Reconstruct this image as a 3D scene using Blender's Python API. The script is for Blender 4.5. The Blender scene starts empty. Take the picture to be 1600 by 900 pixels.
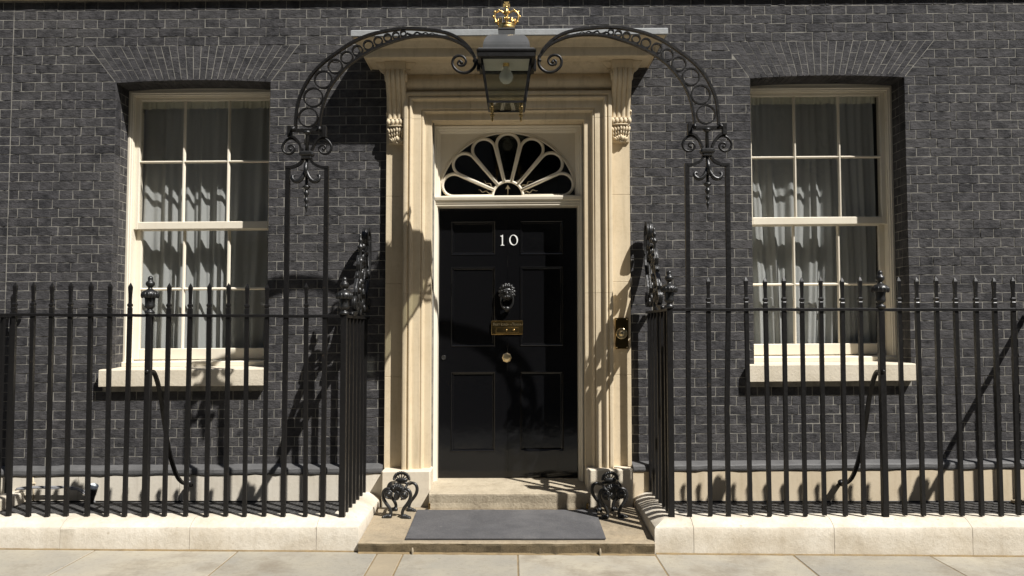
import bpy, math, random
from math import pi, sin, cos, radians, sqrt, atan2
from mathutils import Vector, noise, Matrix
rnd = random.Random(7)
S = bpy.context.scene
COL = S.collection

# ------------------------------------------------------------------ camera, light
cam = bpy.data.cameras.new('camera'); camo = bpy.data.objects.new('camera', cam); COL.objects.link(camo)
cam.sensor_width = 36; cam.lens = 36*1260/1600
camo.location = (0, -6.74, 1.577); camo.rotation_euler = (pi/2+math.atan(62/1260), 0, 0)
cam.clip_start = .05; cam.clip_end = 2000
S.camera = camo
SUNDIR = Vector((-1.14, 1, -1.9)).normalized()
sl = bpy.data.lights.new('sun', 'SUN'); so = bpy.data.objects.new('sun', sl); COL.objects.link(so)
sl.energy = 5.0; sl.angle = radians(.53); sl.color = (1, .972, .93)
so.rotation_euler = SUNDIR.to_track_quat('-Z', 'Y').to_euler()
W = bpy.data.worlds.new('World'); S.world = W; W.use_nodes = True
nt = W.node_tree; nt.nodes.clear()
sk = nt.nodes.new('ShaderNodeTexSky'); sk.sky_type = 'NISHITA'; sk.sun_disc = False
sk.sun_elevation = math.asin(-SUNDIR.z); sk.sun_rotation = atan2(-SUNDIR.x, -SUNDIR.y)
bg = nt.nodes.new('ShaderNodeBackground'); bg.inputs[1].default_value = .05
wo = nt.nodes.new('ShaderNodeOutputWorld')
nt.links.new(sk.outputs[0], bg.inputs[0]); nt.links.new(bg.outputs[0], wo.inputs[0])
S.view_settings.view_transform = 'Standard'; S.view_settings.look = 'None'
S.view_settings.exposure = .62; S.view_settings.gamma = 1
S.render.engine = 'CYCLES'

# ------------------------------------------------------------------ materials
def hexc(r, g, b):
    f = lambda c: (c/255/12.92 if c <= 10 else ((c/255+.055)/1.055)**2.4)
    return (f(r), f(g), f(b), 1)
class N:
    def __init__(s, name):
        s.m = bpy.data.materials.new(name); s.m.use_nodes = True
        s.t = s.m.node_tree; s.b = s.t.nodes['Principled BSDF']; s.out = s.t.nodes['Material Output']
        s.geo = s.t.nodes.new('ShaderNodeNewGeometry')
    def n(s, typ, **k):
        x = s.t.nodes.new(typ)
        for a, v in k.items():
            if hasattr(x, a): setattr(x, a, v)
            else: x.inputs[a].default_value = v
        return x
    def l(s, a, b): s.t.links.new(a, b)
    def noise(s, scale, detail=4, rough=.6, vec=None, sc=None):
        x = s.n('ShaderNodeTexNoise'); x.inputs['Scale'].default_value = scale
        x.inputs['Detail'].default_value = detail; x.inputs['Roughness'].default_value = rough
        v = vec or s.geo.outputs['Position']
        if sc:
            mp = s.n('ShaderNodeMapping'); mp.inputs['Scale'].default_value = sc; s.l(v, mp.inputs[0]); v = mp.outputs[0]
        s.l(v, x.inputs['Vector']); return x.outputs[0]
    def ramp(s, fac, stops):
        r = s.n('ShaderNodeValToRGB'); e = r.color_ramp.elements
        while len(e) < len(stops): e.new(.5)
        for i, (p, c) in enumerate(stops):
            e[i].position = p; e[i].color = c if len(c) == 4 else (*c, 1)
        s.l(fac, r.inputs[0]); return r.outputs[0]
    def mix(s, fac, a, b, mode='MIX'):
        x = s.n('ShaderNodeMix'); x.data_type = 'RGBA'; x.blend_type = mode
        for sock, v in ((x.inputs[0], fac), (x.inputs[6], a), (x.inputs[7], b)):
            if isinstance(v, (int, float, tuple)): sock.default_value = v
            else: s.l(v, sock)
        return x.outputs[2]
    def math(s, op, a, b=0, c=0):
        x = s.n('ShaderNodeMath'); x.operation = op
        for sock, v in zip(x.inputs, (a, b, c)):
            if isinstance(v, (int, float)): sock.default_value = v
            else: s.l(v, sock)
        return x.outputs[0]
    def bump(s, h, strength, dist=.01):
        x = s.n('ShaderNodeBump'); x.inputs['Strength'].default_value = strength; x.inputs['Distance'].default_value = dist
        s.l(h, x.inputs['Height']); s.l(x.outputs[0], s.b.inputs['Normal']); return x
    def set(s, col=None, rough=None, metal=None, spec=None):
        for k, v in (('Base Color', col), ('Roughness', rough), ('Metallic', metal), ('Specular IOR Level', spec)):
            if v is None: continue
            if isinstance(v, (int, float, tuple)): s.b.inputs[k].default_value = v
            else: s.l(v, s.b.inputs[k])
        return s.m

def mat_brick(name, base=.05, alt=False):
    a = N(name)
    isl = a.geo.outputs['Random Per Island']
    oi = a.n('ShaderNodeObjectInfo').outputs['Random']
    r = a.math('FRACT', a.math('ADD', isl, oi))
    v = a.ramp(r, [(0, (base*.66, base*.655, base*.70)), (.4, (base*.9, base*.89, base*.94)), (.8, (base*1.15, base*1.13, base*1.16)), (1, (base*1.55, base*1.5, base*1.5))])
    n1 = a.noise(9, 6, .7)
    n2 = a.noise(60, 4, .6)
    big = a.noise(1.1, 4, .6)
    c = a.mix(a.ramp(n1, [(.35, (0, 0, 0)), (.72, (1, 1, 1))]), v, (base*2.6, base*2.5, base*2.55, 1))
    c = a.mix(a.ramp(n2, [(.56, (0, 0, 0)), (.75, (.55, .55, .55))]), c, (base*.4, base*.4, base*.42, 1))
    c = a.mix(1.0, c, a.ramp(big, [(.3, (.86, .86, .88)), (.7, (1.16, 1.15, 1.12))]), 'MULTIPLY')
    # pitted, torn face of old stock brick
    vor = a.n('ShaderNodeTexVoronoi'); vor.inputs['Scale'].default_value = 38; a.l(a.geo.outputs['Position'], vor.inputs['Vector'])
    tears = a.noise(16, 7, .72, sc=(1, 1, 2.3))
    pits = a.ramp(a.noise(46, 3, .5, sc=(1, 1, 1.5)), [(.27, (0, 0, 0)), (.36, (1, 1, 1))])
    h = a.math('ADD', a.math('MULTIPLY', tears, 1.6), a.math('MULTIPLY', pits, .28))
    a.bump(h, .6, .011)
    return a.set(c, .75, 0, .12)
def mat_stone(name, c1, c2, dirt, rough=.8, bump=.25, scale=1.0, streak=.0, pit=.4, vary=0, stain=0):
    a = N(name)
    n1 = a.noise(2.2*scale, 6, .6); n2 = a.noise(25*scale, 5, .65); n3 = a.noise(170*scale, 3, .6)
    c = a.mix(a.ramp(n1, [(.35, (0, 0, 0)), (.68, (1, 1, 1))]), c1, c2)
    c = a.mix(a.ramp(n2, [(.52, (0, 0, 0)), (.8, (pit, pit, pit))]), c, dirt)
    if streak:
        st = a.noise(3.5, 5, .6, sc=(5, 5, .5))
        c = a.mix(a.ramp(st, [(.5, (0, 0, 0)), (.75, (streak, streak, streak))]), c, dirt)
    if vary:
        o = a.n('ShaderNodeObjectInfo').outputs['Random']
        c = a.mix(1.0, c, a.ramp(o, [(0, (1-vary, 1-vary*.9, 1-vary*.8)), (1, (1+vary, 1+vary*.95, 1+vary*.8))]), 'MULTIPLY')
    if stain:
        sp_ = a.noise(1.7, 8, .72); c = a.mix(a.ramp(sp_, [(.50, (0, 0, 0)), (.66, (stain, stain, stain))]), c, dirt)
        gum = a.n('ShaderNodeTexVoronoi'); gum.inputs['Scale'].default_value = 5.5; a.l(a.geo.outputs['Position'], gum.inputs['Vector'])
        c = a.mix(a.ramp(gum.outputs[0], [(.04, (.55, .55, .55)), (.07, (0, 0, 0))]), c, dirt)
    h = a.math('ADD', a.math('MULTIPLY', n2, .8), a.math('MULTIPLY', n3, .35))
    a.bump(h, bump, .012)
    return a.set(c, rough, 0, .3)
M = {}
M['brick'] = mat_brick('black_stained_brick', .034)
M['brick_fine'] = mat_brick('black_rubbed_brick', .036)
M['brick_far'] = mat_brick('next_door_brick', .05)
a = N('mortar'); M['mortar'] = a.set(a.mix(a.ramp(a.noise(14, 6, .7), [(.30, (0, 0, 0)), (.58, (1, 1, 1))]), (.12, .113, .10, 1), (.27, .255, .22, 1)), .9)
M['stone'] = mat_stone('cream_stone', (.65, .545, .385, 1), (.57, .465, .31, 1), (.33, .26, .16, 1), .75, .16, 1, .45, .3, .035)
M['stone_block'] = mat_stone('pedestal_stone', (.64, .57, .45, 1), (.56, .49, .38, 1), (.40, .33, .24, 1), .8, .2, 1.5, .15, .35)
M['stone_kerb'] = mat_stone('pale_kerb_stone', (.61, .56, .475, 1), (.50, .44, .345, 1), (.33, .27, .19, 1), .85, .42, 1.6, .3, .42, .03, .35)
M['sill'] = mat_stone('sill_stone', (.64, .575, .46, 1), (.56, .495, .38, 1), (.42, .35, .25, 1), .85, .35, 1.8, .15, .45)
M['base'] = mat_stone('cream_render', (.60, .505, .365, 1), (.54, .445, .31, 1), (.40, .32, .2, 1), .85, .12, 1.5, .4, .25)
M['base_pale'] = mat_stone('pale_render', (.64, .59, .50, 1), (.58, .525, .43, 1), (.40, .35, .28, 1), .85, .15, 1.5, .5, .3)
M['slab'] = mat_stone('york_stone_slab', (.33, .298, .235, 1), (.27, .25, .21, 1), (.18, .15, .11, 1), .85, .35, 1.2, 0, .5, .09, .7)
M['slab_brown'] = mat_stone('brown_york_stone', (.30, .25, .175, 1), (.25, .21, .15, 1), (.19, .15, .10, 1), .85, .2, 1.5, 0, .35)
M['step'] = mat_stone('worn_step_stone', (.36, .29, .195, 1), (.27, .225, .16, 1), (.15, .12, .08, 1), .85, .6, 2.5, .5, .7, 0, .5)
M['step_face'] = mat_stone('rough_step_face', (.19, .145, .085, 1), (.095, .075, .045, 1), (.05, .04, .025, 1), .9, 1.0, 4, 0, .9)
M['asphalt'] = mat_stone('asphalt', (.10, .10, .10, 1), (.13, .13, .125, 1), (.07, .07, .07, 1), .9, .5, 3, 0, .5)
M['lead'] = mat_stone('lead_sheet', (.33, .34, .34, 1), (.25, .26, .26, 1), (.18, .18, .17, 1), .55, .2, 2, .2, .4)
M['ledge'] = mat_stone('grey_painted_ledge', (.088, .087, .087, 1), (.115, .113, .112, 1), (.06, .06, .06, 1), .6, .3, 3, 0, .5)
M['wood'] = mat_stone('cream_gloss_paint', (.74, .68, .56, 1), (.70, .635, .51, 1), (.48, .40, .28, 1), .38, .06, 1.5, .1, .12)
M['joint'] = mat_stone('joint_filling', (.24, .175, .09, 1), (.17, .125, .07, 1), (.2, .14, .08, 1), .95, .4, 6)
M['step_pale'] = mat_stone('pale_worn_step', (.46,.395,.29,1), (.36,.305,.22,1), (.2,.16,.11,1), .85, .6, 2.5, .5, .7, 0, .5)
M['mat'] = mat_stone('grey_rubber_mat', (.066, .065, .068, 1), (.090, .088, .091, 1), (.16, .155, .15, 1), .75, .35, 2.5, 0, .5, 0, .35)
M['opp'] = mat_stone('opposite_stone', (.34, .30, .24, 1), (.28, .25, .2, 1), (.2, .17, .13, 1), .9, .1, .3)
a = N('black_iron_paint')
n2 = a.noise(45, 5, .6); ch = a.noise(28, 6, .75)
c = a.mix(a.ramp(ch, [(.66, (0, 0, 0)), (.72, (1, 1, 1))]), (.0085, .008, .0078, 1), (.10, .065, .035, 1))
a.bump(a.math('ADD', a.math('MULTIPLY', n2, 1), a.noise(9, 3)), .22, .004)
M['iron'] = a.set(c, a.ramp(n2, [(.3, (.32, .32, .32)), (.7, (.5, .5, .5))]), 0, .33)
M['worn_iron'] = mat_stone('worn_grating_iron', (.07,.07,.07,1), (.12,.115,.11,1), (.04,.035,.03,1), .45, .2, 6)
M['roof_sheen'] = mat_stone('sky_sheen_lantern_paint', (.060,.062,.063,1), (.085,.085,.086,1), (.04,.04,.04,1), .40, .1, 3)  # black lantern roof, its sheen of reflected sky painted in as grey
a = N('black_cast_iron_gloss')
a.bump(a.noise(60, 4, .6), .45, .004); M['cast'] = a.set((.013, .0128, .0125, 1), .37, 0, .55)
a = N('brass')
n = a.noise(8, 3, .5)
M['brass'] = a.set(a.mix(n, (.56, .40, .17, 1), (.40, .27, .10, 1)), a.ramp(n, [(.3, (.2, .2, .2)), (.7, (.3, .3, .3))]), 1)
a = N('pale_polished_brass'); M['brass_pale'] = a.set((.86, .70, .42, 1), .32, 1)
a = N('dark_polished_brass')
n = a.noise(14, 3, .5); M['brass_dark'] = a.set(a.mix(n, (.36, .25, .10, 1), (.22, .15, .06, 1)), .12, 1)
a = N('gold_leaf'); a.bump(a.noise(80, 4), .5, .004); M['gold'] = a.set((.68, .48, .19, 1), .38, 1)
a = N('door_gloss_black'); a.bump(a.noise(4.5, 4, .5), .10, .02)
M['door'] = a.set((.0045, .0045, .005, 1), .09, 0, .42); a.b.inputs['Coat Weight'].default_value = .0; a.b.inputs['Coat Roughness'].default_value = .03
a = N('white_enamel'); M['white'] = a.set((.85, .85, .82, 1), .25, 0, .5)
a = N('dark_room'); M['room'] = a.set((.035, .033, .03, 1), .95)
a = N('milk_glass'); M['milk'] = a.set((.86, .86, .82, 1), .25, 0, .5); a.b.inputs['Subsurface Weight'].default_value = 0
a = N('grey_plastic'); M['plastic'] = a.set((.22, .22, .23, 1), .5)
a = N('pale_lens'); M['lens'] = a.set((.55, .6, .62, 1), .2)
a = N('white_net_curtain')
n = a.noise(220, 2, .5)
tr = a.n('ShaderNodeBsdfTranslucent'); tr.inputs[0].default_value = (.6, .61, .60, 1)
tp = a.n('ShaderNodeBsdfTransparent')
a.set((.66, .68, .67, 1), .95, 0, .1)
m1 = a.n('ShaderNodeMixShader'); m1.inputs[0].default_value = .25
m2 = a.n('ShaderNodeMixShader'); m2.inputs[0].default_value = .12
a.l(a.b.outputs[0], m1.inputs[1]); a.l(tr.outputs[0], m1.inputs[2]); a.l(m1.outputs[0], m2.inputs[1]); a.l(tp.outputs[0], m2.inputs[2]); a.l(m2.outputs[0], a.out.inputs[0])
M['net'] = a.m
a = N('gathered_curtain_heading'); M['net_thick'] = a.set((.80, .80, .68, 1), .95, 0, .1)
def glassmat(name, tint, ior, rough=.0, wav=.03):
    a = N(name)
    gl = a.n('ShaderNodeBsdfGlossy'); gl.inputs['Roughness'].default_value = rough; gl.inputs[0].default_value = (1, 1, 1, 1)
    tp = a.n('ShaderNodeBsdfTransparent'); tp.inputs[0].default_value = tint
    lw = a.n('ShaderNodeLayerWeight'); lw.inputs[0].default_value = .5
    bp = a.n('ShaderNodeBump'); bp.inputs['Strength'].default_value = wav; bp.inputs['Distance'].default_value = .02
    a.l(a.noise(5, 2, .5), bp.inputs['Height']); a.l(bp.outputs[0], gl.inputs['Normal'])
    frs = a.math('MULTIPLY_ADD', a.math('POWER', lw.outputs['Facing'], 5), .9, .06)
    mx = a.n('ShaderNodeMixShader'); a.l(frs, mx.inputs[0]); a.l(tp.outputs[0], mx.inputs[1]); a.l(gl.outputs[0], mx.inputs[2])
    a.l(mx.outputs[0], a.out.inputs[0]); return a.m
M['glass'] = glassmat('window_glass', (.92, .92, .915, 1), 1.5, 0, .12)
M['glass_dark'] = glassmat('fanlight_glass', (.5, .5, .5, 1), 1.5)
M['glass_lamp'] = glassmat('lantern_glass', (.86, .87, .84, 1), 1.5, .03)

# ------------------------------------------------------------------ mesh helpers
SLOPE = .0075            # the old house front climbs a little to the right
MESHCACHE = {}
class MB:
    def __init__(s): s.v = []; s.f = []; s.sm = []
    def add(s, v, f, smooth=False):
        o = len(s.v); s.v += [tuple(p) for p in v]; s.f += [tuple(i+o for i in q) for q in f]; s.sm += [smooth]*len(f); return s
    def box(s, x0, x1, y0, y1, z0, z1):
        v = [(x0,y0,z0),(x1,y0,z0),(x1,y1,z0),(x0,y1,z0),(x0,y0,z1),(x1,y0,z1),(x1,y1,z1),(x0,y1,z1)]
        return s.add(v, [(0,3,2,1),(4,5,6,7),(0,1,5,4),(1,2,6,5),(2,3,7,6),(3,0,4,7)])
    def bbox(s, x0, x1, y0, y1, z0, z1, b=.004):   # box with chamfered edges
        cx, cy, cz = (x0+x1)/2, (y0+y1)/2, (z0+z1)/2; hx, hy, hz = (x1-x0)/2, (y1-y0)/2, (z1-z0)/2
        b = min(b, hx*.9, hy*.9, hz*.9); v = []; idx = {}
        for ax in range(3):
            for sx in (-1, 1):
                for sy in (-1, 1):
                    for sz in (-1, 1):
                        h = [hx-b, hy-b, hz-b]; h[ax] = (hx, hy, hz)[ax]
                        idx[(ax, sx, sy, sz)] = len(v); v.append((cx+sx*h[0], cy+sy*h[1], cz+sz*h[2]))
        f = []
        for ax in range(3):
            for sg in (-1, 1):
                q = []
                for (p, r) in ((-1,-1),(1,-1),(1,1),(-1,1)):
                    t = [p, r]; t.insert(ax, sg); q.append(idx[(ax, *t)])
                if (sg == -1) != (ax == 1): q.reverse()
                f.append(tuple(q))
        for ax in range(3):
            o1, o2 = [k for k in range(3) if k != ax]
            for s1 in (-1, 1):
                for s2 in (-1, 1):
                    def g(which, e):
                        t = [0,0,0]; t[ax] = e; t[o1] = s1; t[o2] = s2; return idx[(which, *t)]
                    f.append((g(o1,-1), g(o1,1), g(o2,1), g(o2,-1)))
        for sx in (-1,1):
            for sy in (-1,1):
                for sz in (-1,1): f.append((idx[(0,sx,sy,sz)], idx[(1,sx,sy,sz)], idx[(2,sx,sy,sz)]))
        # fix winding
        ff = []
        for q in f:
            p = [Vector(v[i]) for i in q]; n = (p[1]-p[0]).cross(p[2]-p[0]); c = sum(p, Vector())/len(p)-Vector((cx,cy,cz))
            ff.append(q if n.dot(c) > 0 else tuple(reversed(q)))
        return s.add(v, ff)
    def sweep(s, P, U, V, prof, closed=False, caps=True, smooth=False, jit=0):
        n = len(prof); v = []
        for p, u, w in zip(P, U, V):
            p, u, w = Vector(p), Vector(u), Vector(w)
            for a, b in prof:
                q = p+u*a+w*b
                if jit: q = q+noise.noise_vector(q*7)*jit+noise.noise_vector(q*23)*jit*.5
                v.append(q)
        f = []
        m = n if closed else n-1
        for i in range(len(P)-1):
            for j in range(m):
                k = (j+1) % n; f.append((i*n+j, i*n+k, (i+1)*n+k, (i+1)*n+j))
        if caps and closed: f.append(tuple(range(n-1, -1, -1))); f.append(tuple((len(P)-1)*n+j for j in range(n)))
        return s.add(v, f, smooth)
    def tube(s, pts, r, n=8, smooth=True, caps=True, up=None):
        pts = [Vector(p) for p in pts]; m = len(pts)
        rr = r if isinstance(r, (list, tuple)) else [r]*m
        v = []; U = None
        for i, p in enumerate(pts):
            t = (pts[min(i+1, m-1)]-pts[max(i-1, 0)]).normalized()
            if U is None:
                U = Vector((0,1,0)) if abs(t.y) < .9 else Vector((1,0,0))
            U = (U-t*U.dot(t)).normalized(); Wv = t.cross(U)
            for k in range(n):
                a = 2*pi*k/n+pi/n; v.append(p+(U*cos(a)+Wv*sin(a))*rr[i])
        f = []
        for i in range(m-1):
            for k in range(n):
                f.append((i*n+k, i*n+(k+1)%n, (i+1)*n+(k+1)%n, (i+1)*n+k))
        if caps: f.append(tuple(range(n-1,-1,-1))); f.append(tuple((m-1)*n+k for k in range(n)))
        return s.add(v, f, smooth)
    def ribbon(s, pts, wn, wt, nrm, taper=None):
        """flat strap: wn wide along nrm, wt thick across it, following pts"""
        pts = [Vector(p) for p in pts]; m = len(pts); nrm = Vector(nrm).normalized(); v = []
        for i, p in enumerate(pts):
            t = (pts[min(i+1, m-1)]-pts[max(i-1, 0)]).normalized(); b = t.cross(nrm).normalized()
            k = taper[i] if taper else 1
            for (a, c) in ((-1,-1),(1,-1),(1,1),(-1,1)): v.append(p+nrm*a*wn/2*min(1, k+.3)+b*c*wt/2*k)
        f = []
        for i in range(m-1):
            for k in range(4): f.append((i*4+k, i*4+(k+1)%4, (i+1)*4+(k+1)%4, (i+1)*4+k))
        f.append((3,2,1,0)); f.append(tuple((m-1)*4+k for k in range(4)))
        return s.add(v, f)
    def lathe(s, prof, c=(0,0,0), n=16, smooth=True, flute=0, axis='Z'):
        v = []; m = len(prof)
        for (r, z) in prof:
            for k in range(n):
                a = 2*pi*k/n; q = r*(1+(flute*(k % 2)))
                if axis == 'Z': v.append((c[0]+q*cos(a), c[1]+q*sin(a), c[2]+z))
                else: v.append((c[0]+q*cos(a), c[1]-z, c[2]+q*sin(a)))
        f = []
        for i in range(m-1):
            for k in range(n): f.append((i*n+k, i*n+(k+1)%n, (i+1)*n+(k+1)%n, (i+1)*n+k))
        f.append(tuple(range(n-1,-1,-1))); f.append(tuple((m-1)*n+k for k in range(n)))
        return s.add(v, f, smooth)
    def ball(s, c, r, n=10, m=6, rot=None):
        rx, ry, rz = r if isinstance(r, (tuple, list)) else (r, r, r)
        v = []; f = []
        for i in range(m+1):
            t = pi*i/m
            for k in range(n):
                a = 2*pi*k/n; q = Vector((rx*sin(t)*cos(a), ry*sin(t)*sin(a), rz*cos(t)))
                if rot: q = rot @ q
                v.append(Vector(c)+q)
        for i in range(m):
            for k in range(n): f.append((i*n+k, (i+1)*n+k, (i+1)*n+(k+1)%n, i*n+(k+1)%n))
        return s.add(v, f, True)
    def ext(s, poly, y0, y1, smooth=False):        # polygon in XZ extruded along Y
        n = len(poly); v = [(x, y0, z) for x, z in poly]+[(x, y1, z) for x, z in poly]
        f = [tuple(range(n)), tuple(range(2*n-1, n-1, -1))]+[(i, n+i, n+(i+1)%n, (i+1)%n) for i in range(n)]
        return s.add(v, f)
    def mesh(s, name, mat, tilt=False):
        v = [(x, y, z+SLOPE*x) for x, y, z in s.v] if tilt else s.v
        me = bpy.data.meshes.new(name); me.from_pydata(v, [], s.f)
        me.polygons.foreach_set('use_smooth', s.sm); me.materials.append(M[mat] if isinstance(mat, str) else mat)
        me.update()
        if getattr(s, 'sharp', None): me.set_sharp_from_angle(angle=radians(s.sharp))
        return me
    def build(s, name, mat, parent=None, tilt=False, kind=None, label=None, fix=True):
        me = s.mesh(name, mat, tilt)
        if fix:
            import bmesh
            bm = bmesh.new(); bm.from_mesh(me); bmesh.ops.recalc_face_normals(bm, faces=bm.faces); bm.to_mesh(me); bm.free()
            if getattr(s, 'sharp', None): me.set_sharp_from_angle(angle=radians(s.sharp))
        return link(name, me, parent, kind, label)
def link(name, me, parent=None, kind=None, label=None):
    o = bpy.data.objects.new(name, me); COL.objects.link(o)
    if parent:
        o.parent = parent
        w = Vector((0,0,0)); p = parent
        while p: w += p.location; p = p.parent
        o.location = -w if me is not None else (0,0,0)
    if kind: o['kind'] = kind
    if label: o['label'] = label
    return o
def tag(o, label, cat, group=None):
    o['label'] = label; o['category'] = cat
    if group: o['group'] = group
    return o
def thing(name, loc, label, cat, group=None):
    o = bpy.data.objects.new(name, None); COL.objects.link(o); o.location = loc; o.empty_display_size = .2
    return tag(o, label, cat, group)
def smoothpath(pts, k=4):
    """Catmull-Rom through the points"""
    P = [Vector(p) for p in pts]; out = []
    for i in range(len(P)-1):
        a, b, c, d = P[max(i-1,0)], P[i], P[i+1], P[min(i+2, len(P)-1)]
        for j in range(k):
            t = j/k; out.append(.5*((2*b)+(c-a)*t+(2*a-5*b+4*c-d)*t*t+(3*b-a-3*c+d)*t**3))
    out.append(P[-1]); return out
def arcpts(cx, cz, r, a0, a1, n, y=None):
    res = []
    for i in range(n+1):
        a = a0+(a1-a0)*i/n; res.append((cx+r*cos(a), cz+r*sin(a)))
    return res

# ------------------------------------------------------------------ ground
def gz(x): return .016-.007*x
g = MB()
def gq(x0, x1, y0, y1, dz=0):
    g.add([(x0,y0,gz(max(-6,min(6,x0)))+dz),(x1,y0,gz(max(-6,min(6,x1)))+dz),(x1,y1,gz(max(-6,min(6,x1)))+dz),(x0,y1,gz(max(-6,min(6,x0)))+dz)], [(0,1,2,3)])
AREAS = [(-4.02, -1.30), (1.215, 4.2)]
for x0, x1 in ((-600,-6),(-6,6),(6,600)): gq(x0, x1, -600, -1.04, -.16 if False else -.03)
xs = [-600, -6, -4.2, -4.02, -1.30, 1.215, 4.2, 4.5, 6, 600]
for i in range(len(xs)-1):
    if (xs[i], xs[i+1]) in AREAS: continue
    gq(xs[i], xs[i+1], -1.04, .06, -.03)
for x0, x1 in ((-600,-6),(-6,6),(6,600)): gq(x0, x1, .06, 600, -.03)
o = g.build('ground', 'asphalt', kind='structure', fix=False)
# pits of the basement areas
for x0, x1 in AREAS:
    b = MB(); z0, z1 = -1.6, .12
    b.add([(x0,-.88,z0),(x1,-.88,z0),(x1,.02,z0),(x0,.02,z0),(x0,-.88,z1),(x1,-.88,z1),(x1,.02,z1),(x0,.02,z1)],
          [(0,1,2,3),(0,4,5,1),(0,3,7,4),(1,5,6,2),(3,2,6,7)])
    b.build('basement_pit', 'asphalt', kind='structure', fix=False)
pav = bpy.data.objects.new('pavement', None); COL.objects.link(pav); pav['kind'] = 'structure'
jx = [-5.9, -4.85, -3.86, -2.89, -1.90, -.93, -.75, .04, .99, 1.95, 2.9, 3.85, 4.8, 5.75]
rows = [(-1.72, -1.068), (-2.42, -1.728), (-3.1, -2.428)]
for ri, (y0, y1) in enumerate(rows):
    for i in range(len(jx)-1):
        sh = 0 if ri == 0 else (.46 if ri == 1 else .13)
        x0, x1 = jx[i]+.0028+sh, jx[i+1]-.0028+sh
        b = MB(); b.bbox(x0, x1, y0+.003, y1, -.06, .0+rnd.uniform(-.0015,.0015), .005)
        b.v = [(x, y, z+gz(x)) for x, y, z in b.v]
        b.build('paving_slab', 'slab_brown' if (i == 5 and ri == 0) or (ri == 2 and i == 3) else 'slab', pav, fix=False)
b = MB(); b.box(-6, 6.2, -3.1, -1.07, -.07, -.004); b.v = [(x, y, z+gz(x)) for x, y, z in b.v]; b.build('joint_bed', 'joint', pav, kind='stuff')
for xa, xb in ((-4.2, -1.07), (-1.06, .985), (1.0, 4.4)):
    mb = MB(); n = int((xb-xa)/.03); yk = -1.062 if not (xa > -1.07 and xb < 1) else -1.100
    Pf = [(xa+(xb-xa)*i/n, yk+.004, gz(xa+(xb-xa)*i/n)) for i in range(n+1)]
    v = []
    for i, p in enumerate(Pf):
        w_ = .012+.010*noise.noise(Vector((p[0]*11, 1, 2)))+.006*noise.noise(Vector((p[0]*37, 5, 2)))
        v += [(p[0], p[1], p[2]+.010), (p[0], p[1]-w_*.6, p[2]+.007), (p[0], p[1]-w_-.004, p[2]-.002)]
    mb.add(v, [(i*3+k, i*3+k+1, i*3+k+4, i*3+k+3) for i in range(n) for k in (0, 1)]); mb.build('mortar_fillet', 'joint', pav)
# granite road kerb and the road beyond it (behind the camera)
for i in range(11):
    b = MB(); b.bbox(-5.9+i*1.1, -5.9+(i+1)*1.1-.008, -3.4, -3.108, -.2, -.005, .01); b.v = [(x, y, z+gz(x)) for x, y, z in b.v]
    b.build('kerb_stone', 'slab', pav, fix=False)

# ------------------------------------------------------------------ the house
H = thing('brick_house', (0, 0, 0), 'black brick house front with cream stone doorway, black door and two sash windows', 'house')
WIN = [(-3.352, -2.047), (2.018, 3.322)]     # window openings, X
HEAD, SILLT, SILLB = 3.672, 1.262, 1.115
ARCHT = 3.990; CZ0 = 3.990; CP = .0768
DX0, DX1 = -1.0, .93                          # behind the door case
# backing wall of mortar with openings (front 1.2 mm behind the brick faces)
def wall_with_holes(mb, X0, X1, Z0, Z1, holes, yf, yb):
    xs = sorted({X0, X1, *[h[0] for h in holes], *[h[1] for h in holes]}); zs = sorted({Z0, Z1, *[h[2] for h in holes], *[h[3] for h in holes]})
    for i in range(len(xs)-1):
        for j in range(len(zs)-1):
            cx, cz = (xs[i]+xs[i+1])/2, (zs[j]+zs[j+1])/2
            if any(h[0] < cx < h[1] and h[2] < cz < h[3] for h in holes): continue
            mb.add([(xs[i],yf,zs[j]),(xs[i+1],yf,zs[j]),(xs[i+1],yf,zs[j+1]),(xs[i],yf,zs[j+1])], [(0,1,2,3)])
    for h in holes:
        a, b, c, d = h
        mb.add([(a,yf,c),(b,yf,c),(b,yf,d),(a,yf,d),(a,yb,c),(b,yb,c),(b,yb,d),(a,yb,d)], [(0,1,5,4),(1,2,6,5),(2,3,7,6),(3,0,4,7)])
holes = [(WIN[0][0]-.0018, WIN[0][1]+.0018, SILLB, HEAD+.03), (WIN[1][0]-.0018, WIN[1][1]+.0018, SILLB, HEAD+.03), (-.66, .60, .1, 3.40)]
b = MB(); wall_with_holes(b, -5.3, 5.3, .30, 5.3, holes, -.0012, .30)
wall = b.build('wall', 'mortar', H, tilt=True)
a = N('upper_wall_brick')
bt = a.n('ShaderNodeTexBrick'); bt.inputs['Scale'].default_value = 1; bt.inputs['Brick Width'].default_value = .228; bt.inputs['Row Height'].default_value = .0768
bt.inputs['Mortar Size'].default_value = .0025; bt.inputs['Color1'].default_value = (.05,.05,.052,1); bt.inputs['Color2'].default_value = (.062,.06,.062,1); bt.inputs['Mortar'].default_value = (.3,.29,.26,1)
mp = a.n('ShaderNodeMapping'); mp.inputs['Rotation'].default_value = (pi/2, 0, 0); a.l(a.geo.outputs['Position'], mp.inputs[0]); a.l(mp.outputs[0], bt.inputs[0])
M['upper'] = a.set(bt.outputs[0], .75)
b = MB(); b.box(-16, 16, -.0, .3, 5.305, 12); b.box(-16, -5.305, 0, .3, -.1, 5.3); b.box(5.305, 16, 0, .3, -.1, 5.3)
b.build('upper_wall', 'upper', H, tilt=True)

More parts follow.
